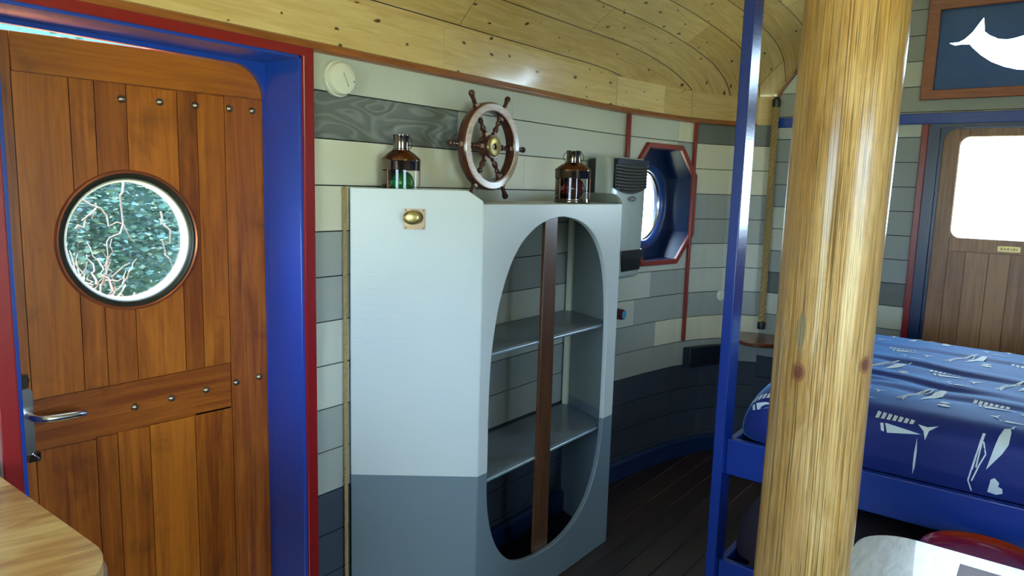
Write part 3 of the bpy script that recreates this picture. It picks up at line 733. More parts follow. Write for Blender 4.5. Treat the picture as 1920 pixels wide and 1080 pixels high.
for k in range(6):
    a = math.radians(60*k); d = Vector((math.cos(a), 0, math.sin(a)))
    bm = BM()
    lathe(bm, [(.012, .046), (.0125, .062), (.0075, .066), (.011, .074), (.013, .084), (.0085, .094), (.0075, .104), (.012, .112), (.0085, .120), (.0125, .127), (.0125, .142)], WC, d, 14)
    lathe(bm, [(.0125, .174), (.0125, .184), (.0075, .188), (.0095, .196), (.0085, .206), (.0105, .219), (.0135, .230), (.0125, .238), (.009, .243), (.004, .2455), (0, .246)], WC, d, 14)
    s = obj('spoke', bm, M_ship, sw, 0, 50)
    bm = BM()
    u = Vector((0, -1, 0)); t = d.cross(u)
    for r0, r1, y0 in ((.049, .063, .0125), (.129, .1388, .0125), (.1785, .187, .0125)):
        for (pa, pb) in ((r0, r1),):
            c = WC+d*(pa+pb)/2+u*y0; hw = (pb-pa)/2
            q = [c-d*hw-t*.008, c+d*hw-t*.008, c+d*hw+t*.008, c-d*hw+t*.008]
            vs = [bm.verts.new(p+u*.0015) for p in q]; vb = [bm.verts.new(p-u*.012) for p in q]
            face(bm, vs)
            for i in range(4): face(bm, [vs[i], vb[i], vb[(i+1) % 4], vs[(i+1) % 4]])
            obj('pale_inlay', bm, M_inlay, s, 0, 30); bm = BM()
    bm.free()
bm = BM(); tube(bm, [(WC.x, 1.94, WC.z), (WC.x, 2.0, WC.z)], .012, 12); obj('wall_hook', bm, M_brassd, sw, 0, 40)

# ------------------------------------------------------------------ navigation lanterns on the cabinet
def lantern(C0, r, hgt, ang, gm, label, handles, roofm):
    L = empty('navigation_lantern', C0, label=label, category='lantern', group='ship lanterns on the cabinet')
    C0 = Vector(C0); s = hgt/.25
    z = lambda v: v*s
    bm = BM(); lathe(bm, [(0, 0), (r, 0), (r*1.02, .004), (r, .010), (r, z(.020)), (r*.96, z(.022)), (0, z(.022))], C0, (0, 0, 1), 40); obj('base', bm, M_gun, L, 0, 40)
    # body shell, open over the lens side
    bm = BM(); lathe(bm, [(r*.985, z(.020)), (r*.985, z(.125))], C0, (0, 0, 1), 40, 0, ang+H-math.radians(205), ang+H-math.radians(62))
    b = obj('body', bm, M_gun, L, 0, 40); md = b.modifiers.new('t', 'SOLIDIFY'); md.thickness = .002
    bm = BM(); lathe(bm, [(r*1.0, z(.118)), (r*1.015, z(.120)), (r*1.015, z(.150)), (r*1.04, z(.153)), (r*1.03, z(.157)), (r*.98, z(.157))], C0, (0, 0, 1), 40); band = obj('upper_band', bm, M_gun, L, 0, 40)
    bm = BM(); lathe(bm, [(r*1.03, z(.156)), (r*1.0, z(.162)), (r*.72, z(.180)), (r*.50, z(.190)), (r*.47, z(.193))], C0, (0, 0, 1), 40); obj('roof', bm, roofm, L, 0, 40)
    rc = r*.40
    bm = BM(); lathe(bm, [(rc*1.08, z(.192)), (rc*1.08, z(.197)), (rc, z(.199)), (rc, z(.243)), (rc*1.06, z(.246)), (rc*1.06, z(.25)), (rc*.9, z(.25)), (rc*.9, z(.215)), (0, z(.215))], C0, (0, 0, 1), 32); ch = obj('chimney', bm, M_gun, L, 0, 40)
    for sgn in handles:
        bm = BM()
        a2 = psi - H if sgn > 0 else psi + H
        d = Vector((math.cos(a2), math.sin(a2), 0))
        tube(bm, [C0+Vector((0,0,z(.198)))+d*rc*1.0, C0+Vector((0,0,z(.202)))+d*(rc+.007), C0+Vector((0,0,z(.213)))+d*(rc+.013), C0+Vector((0,0,z(.226)))+d*(rc+.012), C0+Vector((0,0,z(.238)))+d*(rc+.005), C0+Vector((0,0,z(.243)))+d*rc], .0016, 6)
        obj('wire_handle', bm, M_black, ch, 0, 40)
    d = Vector((math.cos(ang), math.sin(ang), 0))
    bm = BM(); gr = r*.60; gc = C0+d*r*.30+Vector((0, 0, z(.070)))
    lathe(bm, [(0.0, -gr*.98)] + [(gr*math.cos(math.radians(t)), gr*1.02*math.sin(math.radians(t))) for t in range(-75, 76, 10)] + [(0, gr*.98)], gc, (0, 0, 1), 36); obj('globe', bm, gm, L, 0, 60)
    bm = BM(); lathe(bm, [(r*.97, z(.021)), (r*.97, z(.120))], C0, (0, 0, 1), 24, 0, ang+H-math.radians(72), ang+H+math.radians(72)); obj('clear_glass', bm, M_clear, L, 0, 60)
    for sg in (-1, 1):
        bm = BM()
        a2 = ang+sg*math.radians(62); e = Vector((math.cos(a2), math.sin(a2), 0)); tube(bm, [C0+e*r*.985+Vector((0,0,z(.018))), C0+e*r*.985+Vector((0,0,z(.122)))], .0028, 8)
        obj('corner_rib', bm, M_copper, L, 0, 60)
camang = psi+math.pi
lantern((1.85, 1.924, 1.5565), .069, .236, camang+math.radians(28), M_green, 'metal ship lantern with green globe beside the ship wheel', (1,), M_copper)
lantern((2.705, 1.735, 1.5565), .078, .226, camang+math.radians(12), M_rglass, 'darker copper ship lantern with red globe next to the wall heater', (1, -1), M_copper)

# ------------------------------------------------------------------ wall heater
ht = empty('wall_heater', (3.415, 2.0, 1.15), label='silver grey wall heater with black grille in front of the octagonal window', category='heater')
bm = BM(); box(bm, 3.227, 3.625, 1.925, 1.983, 1.43, 1.775); box(bm, 3.245, 3.605, 1.925, 1.983, 1.17, 1.43); obj('rear_vent_box', bm, M_black, ht, .008, 30)
bm = BM()
sec = []
ht_t = [(1.148, 1.852, .0), (1.165, 1.838, .0), (1.30, 1.838, 0), (1.50, 1.842, 0), (1.70, 1.846, 0), (1.775, 1.850, 0), (1.788, 1.862, 0)]
rr = []
for z, yf, _ in ht_t:
    xr_ = 3.63 if z > 1.6 else 3.63-(1.6-z)*.10; xl_ = 3.227+max(0, (1.45-z))*.03
    k = [(xl_-.006, 1.93), (xl_-.004, yf+.03), (xl_+.006, yf+.008), (xl_+.02, yf)] + [(xl_+.02+(xr_-xl_-.04)*t/6, yf-.004*math.sin(math.pi*t/6)) for t in range(1, 6)] + [(xr_-.02, yf), (xr_-.006, yf+.008), (xr_+.004, yf+.03), (xr_+.006, 1.93)]
    rr.append([bm.verts.new((x, y, z)) for x, y in k])
for a, b in zip(rr, rr[1:]):
    for i in range(len(a)-1): face(bm, [a[i], a[i+1], b[i+1], b[i]])
face(bm, rr[0]); face(bm, rr[-1][::-1])
hc = obj('casing', bm, M_heat, ht, 0, 35)
hf = 1.842
bm = BM(); gp = [(3.257, 1.776), (3.257, 1.63)] + [(3.257+.345*t/10, 1.63-.032*math.sin(math.pi*t/10)) for t in range(1, 10)] + [(3.602, 1.63), (3.602, 1.776)]
slab(bm, gp, [], Yp(hf-.010), .012); gr = obj('grille', bm, M_black, ht, 0, 30)
for i in range(8):
    z = 1.735-.0165*i; dz = 0
    bm = BM(); hw = .165 if z > 1.63 else .12
    tube(bm, [(3.429-hw, hf-.013, z), (3.429-hw*.5, hf-.016, z-.004), (3.429, hf-.017, z-.005), (3.429+hw*.5, hf-.016, z-.004), (3.429+hw, hf-.013, z)], .0045, 6)
    obj('louvre', bm, plain('dark_blue_black_slat', '#22262e', .25), gr, 0, 50)
bm = BM(); slab(bm, [(3.257, 1.778), (3.602, 1.778), (3.605, 1.748), (3.254, 1.748)], [], Yp(hf-.022), .012); obj('top_visor', bm, plain('dark_indigo_visor', '#262a44', .25), gr, .002, 30)
bm = BM(); slab(bm, [(3.35, 1.30), (3.593, 1.30), (3.565, 1.188), (3.365, 1.188)], [], Yp(hf-.013), .014); obj('control_recess', bm, plain('smoked_black_window', '#0c0d11', .12), ht, .003, 30)
bm = BM()
el = lambda s: [(3.452+.038*s*math.cos(t*math.pi/16), 1.573+.0145*s*math.sin(t*math.pi/16)) for t in range(32)]
slab(bm, el(1), [], Yp(hf-.0095), .007, 0); slab(bm, el(.82), [], Yp(hf-.0105), .005, 1)
for x_, w_ in ((-.024, .006), (-.014, .012), (.001, .010), (.014, .008)): box(bm, 3.452+x_, 3.452+x_+w_, hf-.0115, hf-.010, 1.567, 1.579, 0)
obj('badge', bm, [M_chrome, plain('dark_badge_enamel', '#38464a', .3)], ht, 0, 30)

# ------------------------------------------------------------------ small wall fittings
kb = empty('gas_knob', (3.605, 2.0, .915), label='dark red tap knob with light blue face below the wall heater', category='knob')
KX, KZ = 3.605, .915
bm = BM(); lathe(bm, [(0, 0), (.040, 0), (.042, .004), (.036, .007), (0, .007)], (KX, 1.9885, KZ), (0, -1, 0), 32); obj('wall_plate', bm, plain('pinkish_white_plate', '#c9bcb8', .5), kb, 0, 40)
bm = BM(); lathe(bm, [(.030, .006), (.031, .020), (.030, .048), (.027, .056), (0, .056)], (KX, 1.9885, KZ), (0, -1, 0), 32); obj('knob_body', bm, M_knobr, kb, 0, 40)
bm = BM(); lathe(bm, [(.023, .056), (.022, .060), (0, .0615)], (KX, 1.9885, KZ), (0, -1, 0), 32); obj('knob_face', bm, M_knobb, kb, 0, 40)
nr = Vector((-.45, -.89, 0)).normalized()
bm = BM(); lathe(bm, [(.0, 0), (.036, .0), (.038, .008), (.034, .014), (.024, .017), (.022, .012), (0, .012)], Vector((4.545, 1.733, .955))-nr*.0, nr, 32)
obj('wall_socket', bm, M_white, None, 0, 40, label='small round cream wall fitting half hidden behind the blue post', category='socket')

# corner shelf and dark ledge
bm = BM()
pts = [(4.695, 1.18), (4.695, 1.515)] + [(x, yw(x)-.004) for x in (4.66, 4.62, 4.60)] + [(4.54, 1.655), (4.44, 1.60), (4.37, 1.54), (4.34, 1.49), (4.33, 1.44), (4.345, 1.385), (4.40, 1.31), (4.50, 1.24), (4.60, 1.195)]
slab(bm, pts, [], Zp(.688), .026); obj('corner_shelf', bm, wood('red_brown_shelf_wood', '#4a2412', '#6e3a20', 1, .3, 1, '#200c04', .4, 0, .1, .2), None, .004, 30,
    label='red-brown wooden shelf filling the far corner below the rope', category='shelf')
bm = BM()
rr = [[bm.verts.new((x, yw(x)-.003, z)) for z in (.50, .63)] + [bm.verts.new((x, yw(x)-.055, z)) for z in (.63, .50)] for x in (4.262+.015, 4.35, 4.42, 4.5, 4.56, 4.6)]
for a, b in zip(rr, rr[1:]):
    for i in range(4): face(bm, [a[i], a[(i+1) % 4], b[(i+1) % 4], b[i]])
face(bm, rr[0]); face(bm, rr[-1][::-1])
obj('wall_ledge', bm, paint('near_black_blue_paint', '#1c2230', .4), None, .004, 30, label='dark navy board fixed along the wall behind the blue post', category='board')

# ------------------------------------------------------------------ bunk bed: post, rails, mattresses
M_bed = paint('deep_royal_blue_bed_paint', '#12338c', .25, .05, coat=.4, bump=.04)
bed = empty('bunk_bed', (2.75, .2, ZF), label='royal blue painted bunk bed with one tall post to the ceiling', category='bed')
bm = BM(); box(bm, 2.700, 2.800, .977, 1.018, ZF, zc(2.75, 1.0)-.003); obj('post', bm, M_bed, bed, .004, 30)
for z0, z1, nm in ((.50, .648, 'upper_rail'), (-.02, .135, 'lower_rail')):
    bm = BM(); box(bm, 2.735, 2.765, -1.05, .976, z0, z1); obj(nm, bm, M_bed, bed, .004, 30)
bm = BM(); box(bm, 2.766, 3.94, .955, .985, .50, .640); obj('end_rail', bm, M_bed, bed, .004, 30)
bm = BM(); box(bm, 2.766, 3.94, .955, .985, -.02, .13); obj('end_rail', bm, M_bed, bed, .004, 30)
bm = BM(); box(bm, 3.942, 3.975, -1.05, .985, ZF, .70); obj('back_board', bm, M_navy, bed, .004, 30)
bm = BM(); box(bm, 2.77, 3.94, -1.05, .95, .50, .52); obj('slat_base', bm, M_navy, bed, .002, 30)

def cushion(x0, x1, y0, y1, z0, z1, r, amp=.004, seed=0, nx=60, ny=70):
    """rounded mattress block as a grid; returns function S(u, v, lift) for adding prints"""
    W_ = (x1-x0); 
    pr = []   # profile from front bottom over the top to the back bottom, arc param
    k = [(x0+.012, z0), (x0-.008, z0+(z1-z0)*.25), (x0-.010, z0+(z1-z0)*.5)]
    for i in range(9):
        a = math.radians(180-90*i/8); k.append((x0+r+r*1.0*math.cos(a)-(.008 if i < 4 else .0), z1-r*.75+r*.75*math.sin(a)))
    for i in range(1, 24): k.append((x0+r+(x1-x0-2*r)*i/24, z1+.012*math.sin(math.pi*i/24)))
    for i in range(9):
        a = math.radians(90-90*i/8); k.append((x1-r+r*math.cos(a), z1-r*.75+r*.75*math.sin(a)))
    k.append((x1-.01, z0))
    cum = [0]
    for p, q in zip(k, k[1:]): cum.append(cum[-1]+math.hypot(q[0]-p[0], q[1]-p[1]))
    def P(v):
        v = max(0, min(cum[-1], v))
        for i in range(len(k)-1):
            if v <= cum[i+1]+1e-9:
                t = (v-cum[i])/(cum[i+1]-cum[i]+1e-9); return k[i][0]+(k[i+1][0]-k[i][0])*t, k[i][1]+(k[i+1][1]-k[i][1])*t
        return k[-1]
    re = r*1.5
    def S(u, v, lift=0.0):
        x, z = P(v); e = min(1, max(0, u/re)); f = math.sqrt(max(0, 1-(1-e)**2))
        f = .12+.88*f
        z = z0+(z-z0)*f + lift*min(1, (z-z0)/(z1-z0)+.2)
        xin = (1-f)*.10; cxm = (x0+x1)/2
        x = x + xin*(1 if x < cxm else -1)*min(1, abs(x-cxm)/(W_/2))
        if x < x0+r*.5: x -= lift
        z += max(0, min(1, (x-x0)/(x1-x0)))*.085*min(1, (z-z0)/(z1-z0)*1.3)*f
        y = y1-u
        topness = min(1, max(0, (z-z0)/(z1-z0)))
        w = noise.noise(Vector((x*2.2+seed, y*1.6, z*3)))*amp*2.0 + noise.noise(Vector((x*9+seed, y*2.5, z*7)))*amp
        for xc_, y0_, sl, dp in creases:
            if xc_ is None: continue
            d = (x-xc_-sl*(y-y0_)+.02*noise.noise(Vector((y*5, seed, xc_))))
            ext = math.exp(-((y-y0_)/.42)**2)
            w += dp*ext*(math.exp(-(d/.022)**2)*-1+.5*math.exp(-((d-.045)/.03)**2))
        if z > z0+.005:
            if x < x0+r*.6 and topness < .85: x -= w*.9
            else: z += w*topness
        return Vector((x, y, z))
    return S, cum[-1]
creases = [(3.16, .50, .12, .010), (3.36, .30, .16, .010), (3.08, .75, -.1, .006), (3.62, .1, .05, .007), (3.02, .1, .05, .006)]
def duvet_cloth():
    n = N('navy_cotton_cloth'); o = n.obj(); nz = n.noise(n.map(o, (400, 400, 400)), 1, 2)
    n.set(col=n.mix(nz, srgb('#0c1e66'), srgb('#11287c')), rough=.65, spec=.4)
    n.b.inputs['Sheen Weight'].default_value = 1; n.b.inputs['Sheen Roughness'].default_value = .35; n.b.inputs['Sheen Tint'].default_value = (.16, .48, 1, 1)
    n.bump(nz, .05, .001); return n.m
M_duvet = duvet_cloth()
M_print = plain('pale_printed_ink', '#c8d8e4', .6)
S, VL = cushion(2.768, 3.93, -1.03, .952, .645, .870, .10, .004, 3.0)
bm = BM(); NU, NV = 150, 150; UL = 1.98
g = [[bm.verts.new(S(UL*(i/NU)**1.15, VL*j/NV)) for j in range(NV+1)] for i in range(NU+1)]
for i in range(NU):
    for j in range(NV): face(bm, [g[i][j], g[i+1][j], g[i+1][j+1], g[i][j+1]], 0)
# printed motifs (u right, v up)
def P_(pts): return pts
stripes = [[(.018*i+.0, .0+.0), (.018*i+.012, 0), (.018*i+.012+.004, .030-.002*i), (.018*i+.004, .034-.002*i)] for i in range(7)]
wedge = [[(.035, -.012), (.15, -.028), (.045, -.046)], [(.020, -.016), (.030, -.014), (.036, -.044), (.026, -.042)]]
gull = [[(.0, .0), (.030, -.006), (.062, .008), (.036, -.016), (.028, -.05), (.020, -.020)]]
sliver = [[(.0, .0), (.006, .03), (.008, .09), (.004, .14), (.0, .08)], [(.004, -.012), (.007, -.012), (.007, -.035), (.004, -.035)]]
def line(p, q, w=.0022):
    d = Vector((q[0]-p[0], q[1]-p[1])); n_ = Vector((-d.y, d.x)).normalized()*w
    return [(p[0]-n_.x, p[1]-n_.y), (q[0]-n_.x, q[1]-n_.y), (q[0]+n_.x, q[1]+n_.y), (p[0]+n_.x, p[1]+n_.y)]
rig = [line(*q) for q in (((0, 0), (.012, .09)), ((.012, .09), (.030, .22)), ((.008, .0), (.022, .10)), ((.022, .10), (.033, .22)), ((.016, .01), (.004, .05)), ((.004, .05), (.018, .14)), ((.018, .14), (.034, .22)),
        ((.034, .19), (.044, .15)), ((.044, .15), (.030, .11)), ((.030, .11), (.014, .05)), ((.014, .05), (.022, .0)))]
sail = [[(.0, .0), (.030, .065), (.040, .10), (.036, .15), (.030, .17), (.014, .16), (.008, .12), (.004, .06)], [(.030, .172), (.036, .19), (.040, .188), (.036, .17)]]
cloud = [[(.0, .0), (.025, -.004), (.042, .006), (.040, .024), (.028, .030), (.030, .044), (.016, .058), (.006, .050), (.004, .03)]]
cloud2 = [[(.0, .0), (.02, -.006), (.042, .0), (.036, .016), (.018, .020), (.004, .014)], [(.0, .03), (.022, .026), (.040, .034), (.028, .048), (.010, .046)]]
dart = [[(.0, .0), (.012, .010), (.075, .004), (.012, -.004)], [(-.012, .0), (-.005, .008), (-.005, -.004)]]
def put(polys, u, v, s=1.0, rot=0):
    c, sn = math.cos(rot), math.sin(rot)
    for poly in polys:
        fine = []
        L = len(poly)
        for i in range(L):
            p, q = poly[i], poly[(i+1) % L]; k = max(1, int(math.hypot(q[0]-p[0], q[1]-p[1])/.03))
            fine += [(p[0]+(q[0]-p[0])*t/k, p[1]+(q[1]-p[1])*t/k) for t in range(k)]
        fine = [(u+s*(a*c-b*sn), v+s*(a*sn+b*c)) for a, b in fine]
        if min(p[0] for p in fine) < .02 or max(p[1] for p in fine) > VL-.02 or min(p[1] for p in fine) < .0: continue
        tr = tessellate_polygon([[Vector((a, b, 0)) for a, b in fine]])
        vs = [bm.verts.new(S(a, b, .0022)) for a, b in fine]
        for t in tr: face(bm, [vs[i] for i in t], 1)
Bu = .46
for m_ in range(-1, 5):
    u0 = m_*Bu
    put(stripes, u0+.03, .20); put(wedge, u0+.03, .20); put(gull, u0+.165, .205); put(sliver, u0+.165, .02); put(rig, u0+.325, .0); put(sail, u0+.375, .10, 1.0, -.12); put(cloud, u0+.385, .02)
    for r_, (vo, du) in enumerate(((.37, .30), (.66, .12), (.95, .38), (1.24, .20), (1.52, .02))):
        uu = u0+du
        put(stripes, uu, vo+.08, .9); put(wedge, uu, vo+.08, .9); put(rig, uu+.23, vo-.02, 1.0, -.35); put(sail, uu+.30, vo, 1.0, -.25)
        put(cloud2, uu+.36, vo-.02); put(gull, uu+.14, vo+.04, .8); put(dart, uu+.10, vo-.06); put(gull, uu+.06, vo-.03, .6, .5)
obj('duvet', bm, [M_duvet, M_print], None, 0, 0, label='navy duvet printed with white sailing boats lying on the upper bunk', category='duvet').data.shade_smooth()
creases = [(3.2, .3, .1, .008)]
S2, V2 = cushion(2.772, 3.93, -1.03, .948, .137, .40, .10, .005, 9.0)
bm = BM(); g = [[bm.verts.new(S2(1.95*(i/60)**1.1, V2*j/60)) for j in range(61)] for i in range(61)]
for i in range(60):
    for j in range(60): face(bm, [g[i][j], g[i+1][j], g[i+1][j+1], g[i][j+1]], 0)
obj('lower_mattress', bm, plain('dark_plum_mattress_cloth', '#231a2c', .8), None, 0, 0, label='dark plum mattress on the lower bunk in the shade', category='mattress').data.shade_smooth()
bm = BM()
for i, (a, b) in enumerate((((3.02, .99, .60), (3.02, 1.07, .72)),)):
    vs = [bm.verts.new(p) for p in ((2.90, 1.0, .70), (3.05, 1.0, .76), (3.00, 1.085, .665), (2.95, 1.0, .62))]
bm.free()

# ------------------------------------------------------------------ log pillar
n = N('varnished_log_wood'); o_ = n.obj(); sx = n.n('ShaderNodeSeparateXYZ', {0: o_})
ang = n.math('ARCTAN2', n.math('MULTIPLY', sx.outputs[1], -1.0), n.math('MULTIPLY', sx.outputs[0], -1.0))
warpv = n.noise(n.map(o_, (1.5, 1.5, 1.5)), 1.5, 2)
zz = sx.outputs[2]
knots = [(-.30, .10, .030), (.33, .16, .022)]
av = n.n('ShaderNodeCombineXYZ', {0: n.math('MULTIPLY', ang, 1.0), 1: zz, 2: 0.0}).outputs[0]
g1 = n.noise(n.map(av, (11, .9, 1)), 2.2, 6, .65, 1.0); g2 = n.noise(n.map(av, (42, 1.6, 1)), 2.0, 4, .65, .3)
big = n.noise(n.map(av, (2.2, .8, 1)), 1.5, 3)
fig = n.math('SINE', n.math('ADD', n.math('MULTIPLY', ang, 26.0), n.math('MULTIPLY', n.noise(n.map(av, (1.6, 1.3, 1)), 1.6, 3, .5, .8), 42.0)))
blot = n.noise(n.map(o_, (5, 5, 1.6)), 2.0, 5, .65, .6)
f_ = n.math('ADD', n.math('MULTIPLY', g1, .50), n.math('ADD', n.math('MULTIPLY', g2, .22), n.math('ADD', n.math('MULTIPLY', big, .18), n.math('ADD', n.math('MULTIPLY', fig, .028), n.math('MULTIPLY', n.math('SUBTRACT', blot, .38), .42)))))
col = n.ramp(f_, [(.32, srgb('#7c5622')), (.47, srgb('#b48844')), (.66, srgb('#d6b478'))])
cr = n.noise(n.map(av, (6.5, .16, 1)), 2.4, 3, .5, .35)
crk = n.ramp(n.math('ABSOLUTE', n.math('SUBTRACT', cr, .5)), [(.006, (1,1,1,1)), (.018, (0,0,0,1))])
cr2 = n.noise(n.map(av, (13, .5, 1)), 2.4, 2, .5, .2)
crk2 = n.math('MULTIPLY', n.ramp(n.math('ABSOLUTE', n.math('SUBTRACT', cr2, .52)), [(.006, (1,1,1,1)), (.024, (0,0,0,1))]), n.ramp(g1, [(.45, (0,0,0,1)), (.6, (1,1,1,1))]))
crk = n.math('MAXIMUM', crk, n.math('MULTIPLY', crk2, .8))
spk = n.n('ShaderNodeTexVoronoi', {'Vector': n.map(av, (9, 3.2, 1)), 'Scale': 1.0, 'Randomness': 1.0}, voronoi_dimensions='2D')
sk = n.math('DIVIDE', spk.outputs['Distance'], n.math('ADD', n.math('MULTIPLY', n.n('ShaderNodeSeparateColor', {0: spk.outputs['Color']}).outputs[0], .16), .005))
crk = n.math('MAXIMUM', crk, n.math('MULTIPLY', n.ramp(sk, [(.3, (1,1,1,1)), (.8, (0,0,0,1))]), .7))
col = n.mix(n.math('MULTIPLY', crk, .85), col, srgb('#3a260c'))
LC = Vector((1.700, .402))
camdir = math.atan2(LC.y, LC.x)      # measured from -x so the seam of the grain lies at the far side
def spot(col, da, z0, ra, rz, stops):
    dx = n.math('DIVIDE', n.math('SUBTRACT', ang, da), ra); dz = n.math('DIVIDE', n.math('SUBTRACT', zz, z0), rz)
    d = n.math('SQRT', n.math('ADD', n.math('POWER', n.math('ABSOLUTE', dx), 2.0), n.math('POWER', n.math('ABSOLUTE', dz), 2.0)))
    d = n.math('ADD', d, n.math('MULTIPLY', n.math('SUBTRACT', g2, .5), .5))
    for p, c, k in stops:
        col = n.mix(n.math('MULTIPLY', n.ramp(d, [(p-.06, (1,1,1,1)), (p+.06, (0,0,0,1))]), k), col, srgb(c))
    return col
# surface angle seen by the camera is camdir; to the right in the picture the angle grows
LSPOT = []
col = spot(col, camdir-.45, 1.238, .17, .023, [(.95, '#8a5a30', .9), (.6, '#6a3418', .9)])
col = spot(col, camdir+.98, 1.262, .19, .021, [(.95, '#8a5a30', .9), (.6, '#6a3418', .9)])
col = spot(col, camdir-.47, 1.330, .11, .042, [(.95, '#7d7558', .75)])
n.set(col=col, rough=.30, coat=.7, crough=.18)
n.bump(n.math('SUBTRACT', n.math('MULTIPLY', f_, .6), n.math('MULTIPLY', crk, 1.0)), .5, .012)
M_log = n.m
bm = BM(); NZ, NA = 90, 72; rings = []
for i in range(NZ+1):
    t = i/NZ; z = ZF + t*(2.80-ZF)
    cx_, cy_ = (z-1.4)*.004, -(z-1.4)*.006
    ring = []
    for k in range(NA):
        a = 2*math.pi*k/NA
        r = .1035 + .006*noise.noise(Vector((math.cos(a)*1.2, math.sin(a)*1.2, z*1.3))) + .0018*noise.noise(Vector((math.cos(a)*9, math.sin(a)*9, z*2.0)))
        dk = ((a-(camdir+math.pi-.45)) % (2*math.pi)); dk = min(dk, 2*math.pi-dk)
        r += .006*math.exp(-(dk/.5)**2-((z-1.24)/.08)**2)
        ring.append(bm.verts.new((cx_+r*math.cos(a), cy_+r*math.sin(a), z)))
    rings.append(ring)
for a, b in zip(rings, rings[1:]):
    for k in range(NA): face(bm, [a[k], a[(k+1) % NA], b[(k+1) % NA], b[k]])
face(bm, rings[0][::-1]); face(bm, rings[-1])
o = obj('log_pillar', bm, M_log, None, 0, 60, label='thick varnished round log pillar standing in front of the bunk bed', category='pillar'); o.location = (LC.x, LC.y, 0)

# ------------------------------------------------------------------ wooden counter, lower left
ct = empty('wooden_counter', (0, 1.6, ZF), label='worn wooden counter with a rounded corner in front of the brown door', category='counter')
def counter(ins, r):
    x1 = .553-ins; y0 = 1.215+ins
    return [(-.9, 1.968), (-.9, y0)] + [(x1-r*1.05+r*1.05*math.sin(math.radians(a)), y0+r-r*math.cos(math.radians(a))) for a in range(0, 91, 6)] + [(x1, 1.968)]
n = N('worn_oiled_table_wood'); o_ = n.obj(); mp = n.map(o_, (1, 1, 1), (0, 0, 0), (0, 0, .22))
g1 = n.noise(n.map(mp, (2.0, 11, 6)), 2.2, 6, .6, .8); big = n.noise(n.map(mp, (1.0, 5, 3)), 2.0, 2)
st = n.noise(n.map(mp, (7, 45, 20)), 2.0, 3, .5, .2)
f_ = n.math('ADD', n.math('MULTIPLY', g1, .6), n.math('MULTIPLY', big, .5))
col = n.ramp(f_, [(.40, srgb('#86582c')), (.54, srgb('#b88a4c')), (.68, srgb('#d8b878'))])
col = n.mix(n.math('MULTIPLY', n.ramp(st, [(.66, (0,0,0,1)), (.72, (1,1,1,1))]), .6), col, srgb('#d8c49a'))
n.set(col=col, rough=.35, coat=.4, crough=.25); n.bump(g1, .12, .01); M_table = n.m
bm = BM(); slab(bm, counter(.006, .16), [], Zp(.906), .026); obj('counter_top', bm, M_table, ct, .004, 40)
bm = BM(); slab(bm, counter(0, .165), [], Zp(.884), .0215); obj('edge_moulding', bm, M_mold, ct, .008, 40)
bm = BM(); slab(bm, counter(.045, .14), [], Zp(ZF), .884-ZF-.001); obj('base_cabinet', bm, wood('brown_cabinet_wood', '#4a2a14', '#6e4222', 2, .4, 1, '#2a1206', .1, 0, .1, .2), ct, .003, 30)

# ------------------------------------------------------------------ white table, place mat and red stool, lower right
TZ = .64
tb = empty('white_table', (2.08, -.1, ZF), label='whitewashed table with rounded corners in the lower right foreground', category='table')
tp = rrect(1.835, 2.285, -.62, .375, .135, 8)
n = N('whitewashed_wood'); o_ = n.obj(); g1 = n.noise(n.map(o_, (5, 30, 8), (0, 0, 0), (0, 0, .5)), 2.2, 5, .6, .6)
n.set(col=n.ramp(g1, [(.3, srgb('#aeb4bc')), (.6, srgb('#cdd3d8'))]), rough=.3, coat=.3); n.bump(g1, .1, .005); M_wtab = n.m
bm = BM(); slab(bm, tp, [], Zp(TZ-.022), .022); obj('tabletop', bm, M_wtab, tb, .005, 40)
for x in (1.90, 2.20):
    for y in (-.5, .25):
        bm = BM(); box(bm, x-.022, x+.022, y-.022, y+.022, ZF, TZ-.0225); obj('leg', bm, M_wtab, tb, .003, 30)
bm = BM(); slab(bm, [(1.86, .125), (2.205, .125), (2.20, -.36), (1.855, -.36)], [], Zp(TZ+.0008), .0025)
n = N('purple_woven_vinyl_mat'); o_ = n.obj()
wv = n.n('ShaderNodeTexWave', {'Vector': n.map(o_, (1, 1, 1), (0, 0, 0), (0, 0, .5)), 'Scale': 60.0, 'Distortion': 1.0}).outputs['Fac']
n.set(col=n.mix(n.math('MULTIPLY', wv, n.noise(o_, 12, 2)), srgb('#5e3a48'), srgb('#a08a98')), rough=.4); n.bump(wv, .2, .002)
obj('place_mat', bm, n.m, None, .0008, 30, label='purple woven rectangular place mat lying on the white table', category='place mat')
st = empty('red_stool', (2.505, .10, ZF), label='glossy red round stool behind the white table', category='stool')
bm = BM(); lathe(bm, [(0, .530), (.10, .531), (.148, .536), (.158, .545), (.166, .550), (.172, .546), (.174, .530), (.168, .505), (.15, .495), (0, .495)], (2.512, .085, 0), (0, 0, 1), 64); obj('seat', bm, M_redpl, st, 0, 50)
bm = BM(); lathe(bm, [(0, .495), (.025, .495), (.025, ZF+.03), (.13, ZF+.012), (.14, ZF), (0, ZF)], (2.512, .085, 0), (0, 0, 1), 32); obj('pedestal', bm, M_chrome, st, 0, 40)

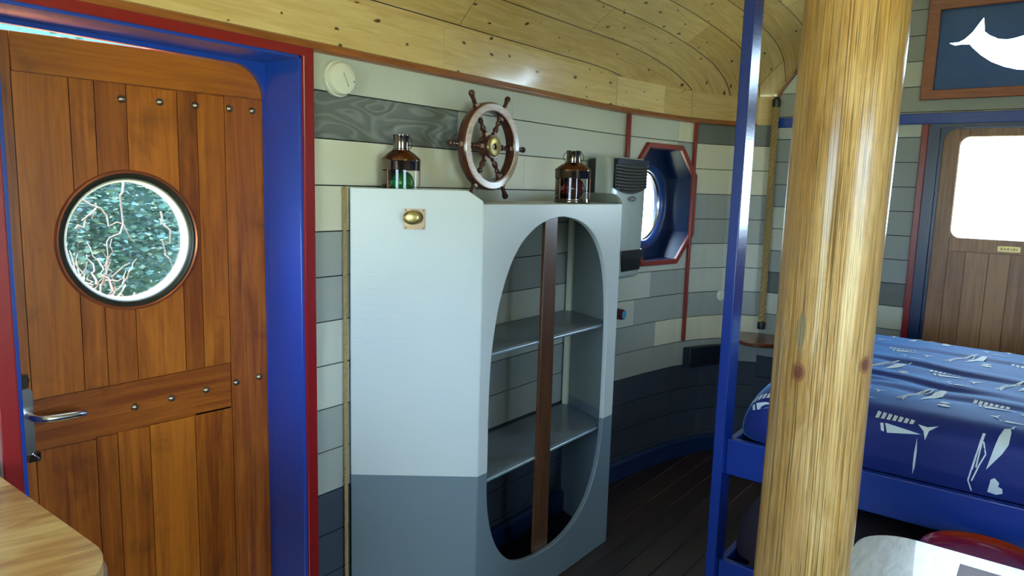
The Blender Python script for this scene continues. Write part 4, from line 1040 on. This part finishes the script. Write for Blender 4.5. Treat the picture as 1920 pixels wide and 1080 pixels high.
# ------------------------------------------------------------------ outside
bm = BM(); s_ = 60
vs = [bm.verts.new(p) for p in ((-s_, -s_, -.7), (s_, -s_, -.7), (s_, s_, -.7), (-s_, s_, -.7))]; face(bm, vs)
n = N('pale_bounce_grass'); nz = n.noise(n.map(n.obj(), (2, 2, 2)), 3, 5); n.set(col=n.mix(nz, srgb('#a8a878'), srgb('#d4d2b0')), rough=.9)  # pale grass tone raised to bounce daylight up to the ceiling
obj('ground', bm, n.m, None, 0, 0, kind='structure')
hd = empty('hedge', (1.5, 3.3, -.7), label='leafy green hedge with bare twigs seen through the round door window', category='hedge')
bm = BM(); R_ = random.Random(3)
box(bm, -.4, 3.4, 3.62, 3.7, -.7, 3.0, 1)
for _ in range(15000):
    c = Vector((R_.uniform(.2, 2.8), R_.uniform(3.12, 3.6), R_.uniform(.4, 2.4))) if _ % 3 == 0 else Vector((R_.uniform(.95, 1.95), R_.uniform(3.12, 3.6), R_.uniform(.9, 1.85)))
    if R_.random() < .25 and c.x > 1.55: continue
    s = R_.uniform(.008, .022); q = Matrix.Rotation(R_.uniform(0, 6.28), 3, 'Z') @ Matrix.Rotation(R_.uniform(0, 3), 3, 'X')
    face(bm, [bm.verts.new(c + q @ Vector(p)*s) for p in ((-1, 0, 0), (0, -.6, .1), (1.2, 0, 0), (0, .6, .1))], 0)
n = N('hazed_blue_green_leaves'); rn = n.n('ShaderNodeNewGeometry').outputs['Random Per Island']
n.set(col=n.ramp(rn, [(0, srgb('#30564e')), (.5, srgb('#446c5e')), (.85, srgb('#4c6a74')), (1, srgb('#7c9478'))]), rough=.6)  # bluish haze reflected in the door pane is mixed into the leaf tones
obj('foliage', bm, [n.m, plain('hazed_hedge_backing', '#3e6664', .9)], hd, 0, 0, kind='stuff')  # panel behind the leaves, pane haze put into its colour
M_twig = plain('pale_dry_twig', '#7c6e68', .8)
def twig(p0, p1, r, jit=.016, k=9):
    pts = []
    for i in range(k):
        t = i/(k-1); pts.append(Vector(p0).lerp(Vector(p1), t)+Vector((R_.uniform(-jit, jit), R_.uniform(-.02, .02), R_.uniform(-jit, jit)))*math.sin(math.pi*t))
    bm = BM(); tube(bm, pts, [r*(1-.7*i/(k-1)) for i in range(k)], 6); obj('twig', bm, M_twig, hd, 0, 60)
for i in range(22):
    a = R_.uniform(-.3, 2.2); x0 = R_.uniform(1.08, 1.34); z0 = R_.uniform(1.02, 1.2)
    twig((x0, R_.uniform(2.86, 3.05), z0), (x0+math.cos(a)*R_.uniform(.06, .2), R_.uniform(2.86, 3.05), z0+math.sin(a)*R_.uniform(.1, .26)), .0045)
for q in (((1.14, 2.9, 1.42), (1.22, 2.9, 1.50)), ((1.16, 2.92, 1.54), (1.36, 2.92, 1.36)), ((1.32, 2.9, 1.60), (1.24, 2.9, 1.24)), ((1.46, 2.9, 1.48), (1.50, 2.9, 1.22)), ((1.40, 2.9, 1.16), (1.62, 2.9, 1.34)), ((1.56, 2.9, 1.1), (1.66, 2.9, 1.3))):
    twig(*q, .0045, .028, 11)
